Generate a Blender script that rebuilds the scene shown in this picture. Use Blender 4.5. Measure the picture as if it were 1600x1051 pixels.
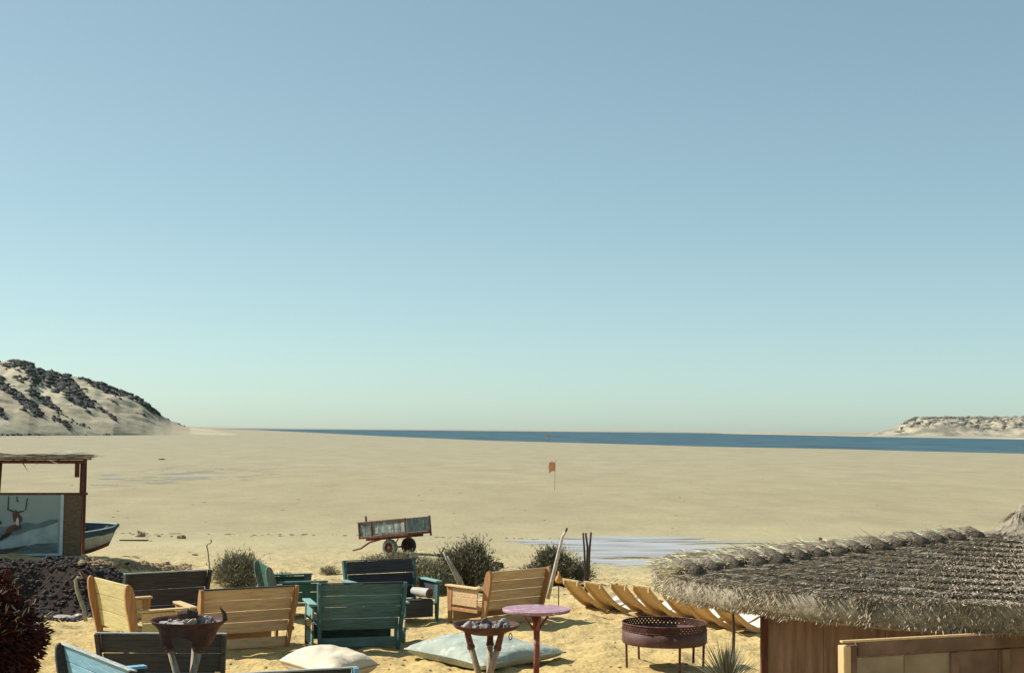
import bpy, math, random
import numpy as np
import bmesh
from mathutils import Vector, Matrix, noise as mnoise
random.seed(7); np.random.seed(7)
R = math.radians
S = bpy.context.scene
C = S.collection
for o in list(bpy.data.objects): bpy.data.objects.remove(o)

# ------------------------------------------------------------------ camera
CAMH = 3.0; FPX = 2222.2
PITCH = math.atan(145.0/FPX); ROLL = 0.008
cam = bpy.data.objects.new('camera', bpy.data.cameras.new('camera')); C.objects.link(cam)
cam.location = (0, 0, CAMH); cam.data.lens = 50; cam.data.sensor_width = 36
cam.data.clip_start = 0.1; cam.data.clip_end = 60000
MC = Matrix.Rotation(R(90)+PITCH, 3, 'X') @ Matrix.Rotation(ROLL, 3, 'Z')
cam.rotation_euler = MC.to_euler()
S.camera = cam

# ------------------------------------------------------------------ light
SUN_EL = R(41); SUN_AZ = math.atan2(-1.0, 0.28)     # direction towards the sun: left, a little beyond
w = bpy.data.worlds.new('World'); S.world = w; w.use_nodes = True
nt = w.node_tree; nt.nodes.clear()
sky = nt.nodes.new('ShaderNodeTexSky'); sky.sky_type = 'NISHITA'; sky.sun_disc = False
sky.sun_elevation = SUN_EL; sky.sun_rotation = SUN_AZ
sky.altitude = 0; sky.air_density = 0.6; sky.dust_density = 0.7; sky.ozone_density = 3.0
hs = nt.nodes.new('ShaderNodeMix'); hs.data_type = 'RGBA'; hs.blend_type = 'MULTIPLY'
hs.inputs[0].default_value = 1.0; hs.inputs[7].default_value = (1.46, 1.65, 1.395, 1)   # warm film stock
gm = nt.nodes.new('ShaderNodeGamma'); gm.inputs[1].default_value = 0.64        # soft film response of the whole sky
bg = nt.nodes.new('ShaderNodeBackground'); bg.inputs[1].default_value = 0.12
wo = nt.nodes.new('ShaderNodeOutputWorld')
nt.links.new(sky.outputs[0], gm.inputs[0]); nt.links.new(gm.outputs[0], hs.inputs[6]); nt.links.new(hs.outputs[2], bg.inputs[0]); nt.links.new(bg.outputs[0], wo.inputs[0])
sl = bpy.data.lights.new('sun', 'SUN'); sl.energy = 5.0; sl.angle = R(0.5); sl.color = (1.0, 0.955, 0.87)
so = bpy.data.objects.new('sun', sl); C.objects.link(so)
sd = Vector((math.sin(SUN_AZ)*math.cos(SUN_EL), math.cos(SUN_AZ)*math.cos(SUN_EL), math.sin(SUN_EL)))
so.rotation_euler = sd.to_track_quat('Z', 'Y').to_euler(); so.location = (-30, 10, 40)
vs = S.view_settings; vs.view_transform = 'Standard'; vs.look = 'None'; vs.gamma = 1; vs.use_curve_mapping = False; vs.exposure = 0.5
S.render.engine = 'CYCLES'

# ------------------------------------------------------------------ helpers
def ray(px, py):
    return (MC @ Vector(((px-800)/FPX, (525.5-py)/FPX, -1))).normalized()
def at(px, py, Y):                      # point of the place seen there at depth Y
    d = ray(px, py); t = Y/d.y
    return Vector((0, 0, CAMH)) + d*t
def atz(px, py, z):
    d = ray(px, py); t = (z-CAMH)/d.z
    return Vector((0, 0, CAMH)) + d*t

def sstep(a, b, v):
    t = np.clip((v-a)/(b-a), 0, 1); return t*t*(3-2*t)

# cheap value noise, vectorised
_tab = np.random.RandomState(3).rand(256, 256)
def vnoise(x, y):
    xi = np.floor(x).astype(int); yi = np.floor(y).astype(int)
    fx = x-xi; fy = y-yi; fx = fx*fx*(3-2*fx); fy = fy*fy*(3-2*fy)
    a = _tab[xi & 255, yi & 255]; b = _tab[(xi+1) & 255, yi & 255]
    c = _tab[xi & 255, (yi+1) & 255]; d = _tab[(xi+1) & 255, (yi+1) & 255]
    return (a*(1-fx)+b*fx)*(1-fy)+(c*(1-fx)+d*fx)*fy - 0.5
def fbm(x, y, n=4):
    s = 0; a = 1
    for i in range(n):
        s = s + a*vnoise(x*2**i+17*i, y*2**i+31*i); a *= 0.5
    return s
FLAT = -1.5
def ground(x, y):
    x = np.asarray(x, float); y = np.asarray(y, float)
    left = np.interp(y, [0, 24, 30, 43, 47, 56, 60], [0, 0, -.22, -.9, -1.1, -1.42, FLAT])
    right = np.interp(y, [0, 25, 30, 46, 50], [0, 0, -.28, -1.46, FLAT])
    m = sstep(-3.5, 4, x)
    z = left*(1-m)+right*m
    # lumps and footprints of the dry sand, dying out on the flat
    k = 1-sstep(38, 62, y)
    z = z + k*(0.05*fbm(x*.8, y*.8, 2) + 0.075*fbm(x*3.1, y*3.1, 3) + 0.026*vnoise(x*9, y*9)) + (1-k)*.02*fbm(x*.35, y*.12, 2)*(y < 300)
    # bank on the left
    edge = 22.6+0.5*vnoise(x*.9, 0*y)*2
    b = sstep(0, .75, y-edge)*(1-sstep(1.5, 11, y-edge))*(1-sstep(-7.4, -4.6, x+.35*vnoise(y*1.3, x)))
    z = z + b*(0.74+.12*fbm(x*2.2, y*2.2, 3))
    # edge of the dry berm
    e2 = np.exp(-((y-59-2*vnoise(x*.11, 0*y))/1.1)**2)*(1-sstep(-9, -2, x))
    return z + .05*e2*(1+vnoise(x*1.5, y))
def gz(x, y): return float(ground(np.array([x]), np.array([y]))[0])
def hit(px, py):                        # where the ground is met
    d = ray(px, py); o = Vector((0, 0, CAMH))
    ts = 8*np.exp(np.linspace(0, 5, 2500))
    zz = CAMH+d.z*ts-ground(d.x*ts, d.y*ts)
    k = np.argmax(zz <= 0)
    t0, t1 = ts[max(k-1, 0)], ts[k]; z0, z1 = zz[max(k-1, 0)], zz[k]
    return o+d*float(t0+(t1-t0)*z0/(z0-z1))

def tag(o, label=None, cat=None, group=None, kind=None):
    if label: o['label'] = label
    if cat: o['category'] = cat
    if group: o['group'] = group
    if kind: o['kind'] = kind
    return o
def empty(name, label, cat, loc=(0, 0, 0), rz=0, group=None):
    o = bpy.data.objects.new(name, None); C.objects.link(o); o.empty_display_size = .1
    o.location = loc; o.rotation_euler = (0, 0, rz)
    return tag(o, label, cat, group)

class B:
    def __init__(s): s.v = []; s.f = []; s.m = []; s.cur = 0
    def add(s, vs, fs):
        n = len(s.v); s.v += [tuple(p) for p in vs]; s.f += [tuple(i+n for i in f) for f in fs]; s.m += [s.cur]*len(fs); return s
    def box(s, c, d, rot=None, bev=.004):
        hx, hy, hz = d[0]/2, d[1]/2, d[2]/2
        b = min(bev, hx*.4, hy*.4, hz*.4)
        M = rot if rot is not None else Matrix.Identity(3)
        c = Vector(c); vs = []; idx = {}
        for sx in (-1, 1):
            for sy in (-1, 1):
                for sz in (-1, 1):
                    for k, (ax, ay, az) in enumerate(((0, 1, 1), (1, 0, 1), (1, 1, 0))):
                        idx[(sx, sy, sz, k)] = len(vs)
                        vs.append(c + M @ Vector((sx*(hx-b*ax), sy*(hy-b*ay), sz*(hz-b*az))))
        fs = []
        g = lambda a, b_, c_, k: idx[(a, b_, c_, k)]
        for q in (-1, 1):
            o = [(-1, -1), (1, -1), (1, 1), (-1, 1)]
            if q < 0: o = o[::-1]
            fs.append([g(q, a, b_, 0) for a, b_ in o])
            fs.append([g(b_, q, a, 1) for a, b_ in o])
            fs.append([g(a, b_, q, 2) for a, b_ in o])
        for a in (-1, 1):
            for b_ in (-1, 1):
                fs.append([g(a, b_, -1, 0), g(a, b_, 1, 0), g(a, b_, 1, 1), g(a, b_, -1, 1)])
                fs.append([g(a, -1, b_, 0), g(a, 1, b_, 0), g(a, 1, b_, 2), g(a, -1, b_, 2)])
                fs.append([g(-1, a, b_, 1), g(1, a, b_, 1), g(1, a, b_, 2), g(-1, a, b_, 2)])
                for c_ in (-1, 1): fs.append([g(a, b_, c_, 0), g(a, b_, c_, 1), g(a, b_, c_, 2)])
        fs = fs[:6+12+8]
        return s.add(vs, fs)
    def beam(s, p, q, wd, th, side=(1, 0, 0), bev=.004):   # box from p to q, width along side
        p = Vector(p); q = Vector(q); z = (q-p); L = z.length; z.normalize()
        x = Vector(side); x = (x-z*x.dot(z)).normalized(); y = z.cross(x)
        M = Matrix((x, y, z)).transposed()
        return s.box((p+q)/2, (wd, th, L), M, bev)
    def prism(s, poly, d, M=None):        # poly in (u,v); extruded along third axis by d; M maps (u,v,w)
        M = M or (lambda u, v, w: (u, v, w))
        n = len(poly)
        vs = [M(u, v, 0) for u, v in poly]+[M(u, v, d) for u, v in poly]
        fs = [list(range(n))[::-1], list(range(n, 2*n))]
        for i in range(n): j = (i+1) % n; fs.append([i, j, j+n, i+n])
        return s.add(vs, fs)
    def tube(s, pts, rad, n=8, cap=True):
        pts = [Vector(p) for p in pts]; N = len(pts)
        if not hasattr(rad, '__len__'): rad = [rad]*N
        vs = []; up = Vector((.13, .31, .94)).normalized()
        for i, p in enumerate(pts):
            t = (pts[min(i+1, N-1)]-pts[max(i-1, 0)]).normalized()
            x = t.cross(up)
            if x.length < .2: x = t.cross(Vector((1, 0, 0)))
            x.normalize(); y = t.cross(x)
            for k in range(n):
                a = 2*math.pi*k/n; vs.append(p+(x*math.cos(a)+y*math.sin(a))*rad[i])
        fs = []
        for i in range(N-1):
            for k in range(n):
                l = (k+1) % n; fs.append([i*n+k, i*n+l, (i+1)*n+l, (i+1)*n+k])
        if cap: fs.append(list(range(n))[::-1]); fs.append([(N-1)*n+k for k in range(n)])
        return s.add(vs, fs)
    def lathe(s, prof, n=32, c=(0, 0, 0), close=False):
        vs = []; fs = []; c = Vector(c)
        for r, z in prof:
            for k in range(n):
                a = 2*math.pi*k/n; vs.append(c+Vector((r*math.cos(a), r*math.sin(a), z)))
        for i in range(len(prof)-1):
            for k in range(n):
                l = (k+1) % n; fs.append([i*n+k, i*n+l, (i+1)*n+l, (i+1)*n+k])
        if close: fs.append(list(range(n))[::-1]); fs.append([(len(prof)-1)*n+k for k in range(n)])
        return s.add(vs, fs)
    def rock(s, c, r, squash=.7, seed=0, sub=1):
        c = Vector(c); rr = r if hasattr(r, '__len__') else (r, r, r*squash)
        off = Vector((seed*3.7, seed*1.3, 0))
        vs = []
        for p in ICO[sub][0]:
            k = 1+.55*mnoise.noise(Vector(p)*1.3+off)+.25*mnoise.noise(Vector(p)*3+off)
            vs.append(c+Vector((p[0]*rr[0]*k, p[1]*rr[1]*k, p[2]*rr[2]*k)))
        return s.add(vs, ICO[sub][1])
    def obj(s, name, mat, parent=None, smooth=False):
        me = bpy.data.meshes.new(name); me.from_pydata(s.v, [], s.f)
        for m in (mat if isinstance(mat, (list, tuple)) else [mat]): me.materials.append(m)
        if isinstance(mat, (list, tuple)): me.polygons.foreach_set('material_index', s.m)
        if smooth: me.polygons.foreach_set('use_smooth', [True]*len(s.f))
        bm = bmesh.new(); bm.from_mesh(me); bmesh.ops.recalc_face_normals(bm, faces=bm.faces); bm.to_mesh(me); bm.free()
        o = bpy.data.objects.new(name, me); C.objects.link(o)
        if parent: o.parent = parent
        return o
def mk_ico():
    out = {}
    for sub in (1, 2, 3):
        bm = bmesh.new(); bmesh.ops.create_icosphere(bm, subdivisions=sub, radius=1)
        bm.verts.index_update()
        out[sub] = ([tuple(v.co) for v in bm.verts], [[v.index for v in f.verts] for f in bm.faces]); bm.free()
    return out
ICO = mk_ico()
def fastmesh(name, V, F, mat, parent=None, smooth=False, mi=None):
    V = np.asarray(V, np.float32).reshape(-1, 3); F = np.asarray(F, np.int32); k = F.shape[1]
    me = bpy.data.meshes.new(name)
    me.vertices.add(len(V)); me.vertices.foreach_set('co', V.ravel())
    me.loops.add(F.size); me.loops.foreach_set('vertex_index', F.ravel())
    me.polygons.add(len(F)); me.polygons.foreach_set('loop_start', np.arange(len(F), dtype=np.int32)*k)
    me.polygons.foreach_set('loop_total', np.full(len(F), k, np.int32))
    if smooth: me.polygons.foreach_set('use_smooth', np.ones(len(F), bool))
    for m in (mat if isinstance(mat, (list, tuple)) else [mat]): me.materials.append(m)
    if mi is not None: me.polygons.foreach_set('material_index', np.asarray(mi, np.int32))
    me.update(calc_edges=True)
    o = bpy.data.objects.new(name, me); C.objects.link(o)
    if parent: o.parent = parent
    return o

# ------------------------------------------------------------------ materials
def mat(name, col, col2=None, rough=.75, scale=8, stretch=(1, 1, 1), bump=.0, bscale=None, detail=4, lo=.35, hi=.65, spec=.3, worn=None, wornth=.6, metal=0, objrand=.0, bdist=.01):
    m = bpy.data.materials.new(name); m.use_nodes = True; t = m.node_tree; n = t.nodes; p = n['Principled BSDF']
    L = t.links.new
    tc = n.new('ShaderNodeTexCoord'); mp = n.new('ShaderNodeMapping'); mp.inputs['Scale'].default_value = stretch
    oi = n.new('ShaderNodeObjectInfo'); ad = n.new('ShaderNodeVectorMath'); ad.operation = 'MULTIPLY_ADD'
    L(oi.outputs['Random'], ad.inputs[0]); ad.inputs[1].default_value = (13, 7, 5)
    L(tc.outputs['Object'], ad.inputs[2]); L(ad.outputs[0], mp.inputs[0])
    nz = n.new('ShaderNodeTexNoise'); nz.inputs['Scale'].default_value = scale; nz.inputs['Detail'].default_value = detail; L(mp.outputs[0], nz.inputs[0])
    rp = n.new('ShaderNodeValToRGB'); L(nz.outputs[0], rp.inputs[0])
    c2 = col2 or tuple(c*.7 for c in col)
    rp.color_ramp.elements[0].position = lo; rp.color_ramp.elements[0].color = (*c2, 1)
    rp.color_ramp.elements[1].position = hi; rp.color_ramp.elements[1].color = (*col, 1)
    out = rp.outputs[0]
    if worn:
        n2 = n.new('ShaderNodeTexNoise'); n2.inputs['Scale'].default_value = scale*1.7; n2.inputs['Detail'].default_value = 8; n2.inputs['Roughness'].default_value = .7; L(mp.outputs[0], n2.inputs[0])
        r2 = n.new('ShaderNodeValToRGB'); r2.color_ramp.elements[0].position = wornth; r2.color_ramp.elements[1].position = wornth+.05; L(n2.outputs[0], r2.inputs[0])
        mx = n.new('ShaderNodeMix'); mx.data_type = 'RGBA'; L(r2.outputs[0], mx.inputs[0]); L(out, mx.inputs[6]); mx.inputs[7].default_value = (*worn, 1); out = mx.outputs[2]
    if objrand:
        hv = n.new('ShaderNodeHueSaturation'); mr = n.new('ShaderNodeMapRange'); L(oi.outputs['Random'], mr.inputs[0])
        mr.inputs[3].default_value = 1-objrand; mr.inputs[4].default_value = 1+objrand; L(mr.outputs[0], hv.inputs['Value']); L(out, hv.inputs['Color']); out = hv.outputs[0]
    L(out, p.inputs['Base Color'])
    p.inputs['Roughness'].default_value = rough; p.inputs['Metallic'].default_value = metal
    p.inputs['Specular IOR Level'].default_value = spec
    if bump:
        nb = n.new('ShaderNodeTexNoise'); nb.inputs['Scale'].default_value = bscale or scale*3; nb.inputs['Detail'].default_value = 5; L(mp.outputs[0], nb.inputs[0])
        bp = n.new('ShaderNodeBump'); bp.inputs['Strength'].default_value = bump; bp.inputs['Distance'].default_value = bdist; L(nb.outputs[0], bp.inputs['Height']); L(bp.outputs[0], p.inputs['Normal'])
    return m
ST = (.7, 7, 7)       # grain along x
M = {}
M['yellow'] = mat('yellow_paint', (.55, .48, .23), (.45, .37, .16), .75, 5, ST, .25, worn=(.34, .21, .09), wornth=.58, objrand=.08)
M['ochre'] = mat('ochre_paint', (.60, .42, .235), (.44, .29, .155), .8, 5, ST, .3, worn=(.38, .23, .11), wornth=.6, objrand=.1)
M['ochre_post'] = mat('ochre_post_wood', (.44, .23, .10), (.32, .16, .065), .8, 5, (7, 7, .7), .3, worn=(.46, .33, .16), wornth=.63, objrand=.1)
M['teal'] = mat('teal_paint', (.105, .18, .165), (.06, .115, .105), .7, 5, ST, .25, worn=(.16, .15, .11), wornth=.58, objrand=.12)
M['teal_light'] = mat('sunlit_teal_paint', (.20, .35, .31), (.15, .27, .25), .7, 5, ST, .25, worn=(.3, .27, .2), wornth=.58, objrand=.08)  # teal of the arms, lightened to paint in the sun on them
M['green'] = mat('green_paint', (.03, .12, .085), (.02, .08, .06), .7, 5, ST, .25, worn=(.12, .11, .08), wornth=.58)
M['tealdark'] = mat('dark_teal_paint', (.06, .135, .13), (.04, .095, .09), .7, 5, (7, 7, .7), .25, worn=(.25, .27, .22), wornth=.58)
M['greenpost'] = mat('dull_teal_post', (.13, .19, .17), (.08, .12, .11), .75, 5, (7, 7, .7), .25, worn=(.3, .3, .24), wornth=.57)
M['navy'] = mat('navy_paint', (.062, .056, .058), (.038, .034, .036), .75, 5, ST, .3, worn=(.09, .065, .05), wornth=.6, objrand=.12)
M['navy2'] = mat('blue_black_paint', (.05, .054, .060), (.03, .032, .036), .75, 5, ST, .3, worn=(.08, .06, .05), wornth=.6, objrand=.12)
M['blue'] = mat('sky_blue_paint', (.20, .40, .52), (.14, .30, .42), .7, 5, ST, .2, worn=(.4, .42, .4), wornth=.58, objrand=.06)
M['edge'] = mat('pale_lit_edge', (.42, .44, .42), (.22, .26, .26), .8, 12, ST, .3)  # chair caps: the sunlit edge put into a pale colour
M['cream'] = mat('bare_cream_wood', (.62, .47, .26), (.48, .33, .16), .8, 6, ST, .3, objrand=.08)
M['pole'] = mat('bleached_pole', (.42, .34, .24), (.25, .18, .12), .85, 9, (6, 6, .8), .4)
M['drift'] = mat('grey_driftwood', (.40, .37, .29), (.22, .2, .15), .9, 9, (6, 6, .8), .4)
M['darkstick'] = mat('dark_stick', (.09, .06, .04), (.04, .03, .02), .9, 9, (6, 6, .8), .4)
M['whitepole'] = mat('white_pole', (.62, .57, .48), (.4, .35, .28), .8, 7, (6, 6, .8), .3)
M['rust'] = mat('rusty_iron', (.17, .065, .04), (.08, .03, .022), .8, 9, bump=.4, worn=(.22, .17, .15), wornth=.58)
M['rustdark'] = mat('dark_rusty_iron', (.10, .040, .026), (.045, .018, .014), .8, 9, bump=.4)
M['drum'] = mat('rusted_steel_drum', (.135, .068, .055), (.075, .036, .03), .65, 6, bump=.3, worn=(.20, .15, .14), wornth=.6, metal=.1)
M['pink'] = mat('pink_paint', (.36, .22, .27), (.28, .15, .19), .7, 7, bump=.2, worn=(.46, .37, .38), wornth=.55)
M['red'] = mat('red_brown_paint', (.24, .075, .058), (.16, .045, .038), .7, 7, bump=.3, worn=(.40, .24, .18), wornth=.58)
M['stone'] = mat('sooty_stone', (.20, .17, .16), (.06, .05, .05), .9, 9, bump=.5, objrand=.3)
M['ash'] = mat('pale_ash', (.36, .33, .31), (.16, .14, .13), .95, 14, bump=.5)
M['stonelight'] = mat('pale_stone', (.46, .40, .34), (.28, .24, .2), .9, 9, bump=.5, objrand=.15)
M['tealcloth'] = mat('faded_teal_canvas', (.37, .40, .33), (.29, .33, .28), .9, 3, bump=.5, bscale=9, worn=(.46, .47, .40), wornth=.55, bdist=.03)
M['creamcloth'] = mat('cream_canvas', (.68, .59, .45), (.56, .47, .34), .9, 3, bump=.5, bscale=7, bdist=.03, worn=(.52, .41, .27), wornth=.58)
M['dirtycloth'] = mat('sandy_canvas', (.38, .29, .18), (.30, .22, .13), .9, 4, bump=.3)
M['lounger'] = mat('orange_pine', (.62, .43, .22), (.50, .33, .15), .75, 5, (7, .7, 7), .2, objrand=.06)
M['loungertop'] = mat('sunlit_lounger_top', (.72, .66, .56), (.6, .54, .44), .8, 5, (7, .7, 7), .2)  # upper faces of the boards, sunlight put into the colour
M['rock'] = mat('bank_stone', (.052, .038, .034), (.028, .022, .02), .95, 6, bump=.6, objrand=.3)  # dark stone, deepened to carry the bank's shade in its colour
M['bluerock'] = mat('grey_blue_stone', (.06, .062, .065), (.03, .035, .04), .95, 6, bump=.6, objrand=.2)  # blue-grey stone, also deepened to paint in the bank's shade
M['clod'] = mat('sand_clod', (.36, .26, .15), (.24, .16, .09), .95, 6, bump=.6)
M['cliffrock'] = mat('cliff_rock', (.085, .085, .072), (.035, .036, .034), .95, .12, bump=.6, bscale=.6, bdist=1.0)
M['mesarock'] = mat('far_cliff_rock', (.23, .22, .175), (.15, .145, .12), .95, .05)
M['tuft'] = mat('dark_reed_bundle', (.20, .165, .12), (.065, .05, .036), .95, 40, (1, 1, 1), .8, bscale=120)
M['thatch'] = mat('weathered_thatch', (.33, .285, .21), (.16, .135, .095), .95, 25, bump=.8, bscale=90, detail=8)
def blade_mat(name, a, b, c, rough=.85, trans=0.0):
    m = bpy.data.materials.new(name); m.use_nodes = True; t = m.node_tree; n = t.nodes; p = n['Principled BSDF']; L = t.links.new
    g = n.new('ShaderNodeNewGeometry'); rp = n.new('ShaderNodeValToRGB'); L(g.outputs['Random Per Island'], rp.inputs[0])
    e = rp.color_ramp.elements; e[0].position = 0; e[0].color = (*a, 1); e[1].position = 1; e[1].color = (*c, 1); q = e.new(.5); q.color = (*b, 1)
    L(rp.outputs[0], p.inputs['Base Color']); p.inputs['Roughness'].default_value = rough; p.inputs['Specular IOR Level'].default_value = .2
    return m
M['straw'] = blade_mat('grey_straw', (.29, .235, .17), (.38, .32, .235), (.50, .43, .325))
M['strawpale'] = blade_mat('pale_straw', (.32, .27, .17), (.52, .46, .32), (.70, .64, .47))
M['strawdark'] = blade_mat('dark_straw', (.20, .155, .11), (.27, .215, .155), (.37, .305, .22))
M['reed'] = blade_mat('roof_reed', (.12, .09, .07), (.25, .2, .14), (.42, .36, .26))
M['shrub'] = blade_mat('grey_green_leaf', (.12, .11, .07), (.21, .20, .125), (.34, .31, .2))
M['shrubdark'] = blade_mat('olive_leaf', (.07, .062, .043), (.135, .125, .08), (.25, .23, .145))
M['twig'] = blade_mat('brown_twig', (.06, .035, .025), (.11, .065, .045), (.2, .13, .09))
M['redleaf'] = blade_mat('maroon_leaf', (.030, .008, .008), (.055, .014, .013), (.10, .03, .022))
M['dryflower'] = blade_mat('dry_flower', (.25, .2, .11), (.38, .33, .2), (.5, .46, .33))
M['spike'] = blade_mat('grey_green_spike', (.07, .075, .055), (.15, .15, .11), (.30, .28, .21))
M['hullgrey'] = mat('pale_hull_paint', (.40, .42, .38), (.28, .29, .25), .7, 3, bump=.1, worn=(.33, .24, .17), wornth=.58)
M['hullred'] = mat('red_bottom_paint', (.20, .075, .05), (.13, .05, .035), .8, 4, bump=.1)
M['hullblue'] = mat('dark_blue_hull_paint', (.03, .075, .115), (.018, .045, .07), .6, 4, bump=.1)
M['hullpale'] = mat('light_blue_rim_paint', (.36, .48, .52), (.28, .39, .43), .6, 4)
M['hullin'] = mat('dark_blue_inside', (.02, .045, .06), (.015, .03, .04), .8, 4)
M['tyre'] = mat('dusty_rubber', (.09, .085, .08), (.045, .04, .04), .9, 12, bump=.2)
M['tyrepale'] = mat('pale_dusty_rubber', (.20, .20, .18), (.11, .11, .10), .9, 12, bump=.2)
M['grey'] = mat('weathered_grey_paint', (.17, .21, .20), (.10, .12, .12), .8, 6, (1, 1, 1), .2, worn=(.32, .33, .28), wornth=.56, objrand=.2)
M['greypale'] = mat('pale_grey_paint', (.36, .38, .33), (.22, .24, .22), .8, 8, objrand=.1)
M['flag'] = mat('orange_flag_cloth', (.85, .40, .20), (.78, .32, .15), .8, 4)
M['hutwall'] = mat('brown_woven_matting', (.20, .135, .085), (.12, .08, .05), .95, 18, (1, 1, 4), .7, bscale=60, objrand=.05)
M['hutpost'] = mat('red_brown_timber', (.15, .055, .035), (.08, .03, .02), .85, 6, (6, 6, .8), .4)
M['barwall'] = mat('brown_board_wall', (.29, .195, .15), (.18, .11, .085), .85, 4, (5, 5, .6), .3, objrand=.12)
M['barpanel'] = mat('brown_panel', (.20, .125, .09), (.12, .072, .052), .85, 5, bump=.2)
M['dirtyglass'] = mat('dusty_sheet', (.31, .245, .175), (.18, .135, .095), .45, 3, bump=.15, detail=7)
M['barsunlit'] = mat('sunlit_timber_edge', (.58, .42, .22), (.48, .33, .16), .8, 6, (6, 6, .8), .2)  # lit edge of the brown screen, sunlight put into the colour
M['posterframe'] = mat('pale_blue_frame', (.50, .58, .60), (.42, .50, .53), .6, 6)
M['p_sky'] = mat('printed_sky', (.31, .38, .37), (.25, .32, .33), .5, 1.5)
M['p_hill'] = mat('printed_far_hills', (.15, .21, .22), (.10, .15, .16), .5, 9)
M['p_spray'] = mat('printed_spray', (.38, .45, .44), (.24, .31, .31), .5, 5, detail=9)
M['p_sea'] = mat('printed_sea', (.17, .20, .18), (.09, .11, .10), .5, 4, (1, 1, 4), detail=9)
M['p_wave'] = mat('printed_wave_shadow', (.10, .085, .065), (.06, .05, .04), .5, 6)
M['p_dark'] = mat('printed_dark', (.03, .02, .02), (.02, .015, .015), .5, 6)
M['p_skin'] = mat('printed_skin', (.12, .06, .045), (.07, .035, .03), .5, 9)
M['p_white'] = mat('printed_white', (.55, .58, .56), (.4, .45, .45), .5, 9)
M['gourd'] = mat('orange_gourd', (.60, .30, .08), (.45, .2, .05), .6, 8)
M['log'] = mat('pale_canvas_roll', (.42, .40, .34), (.38, .36, .31), .85, 8)
M['logend'] = mat('dark_roll_end', (.12, .08, .06), (.06, .04, .03), .9, 12)

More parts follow.
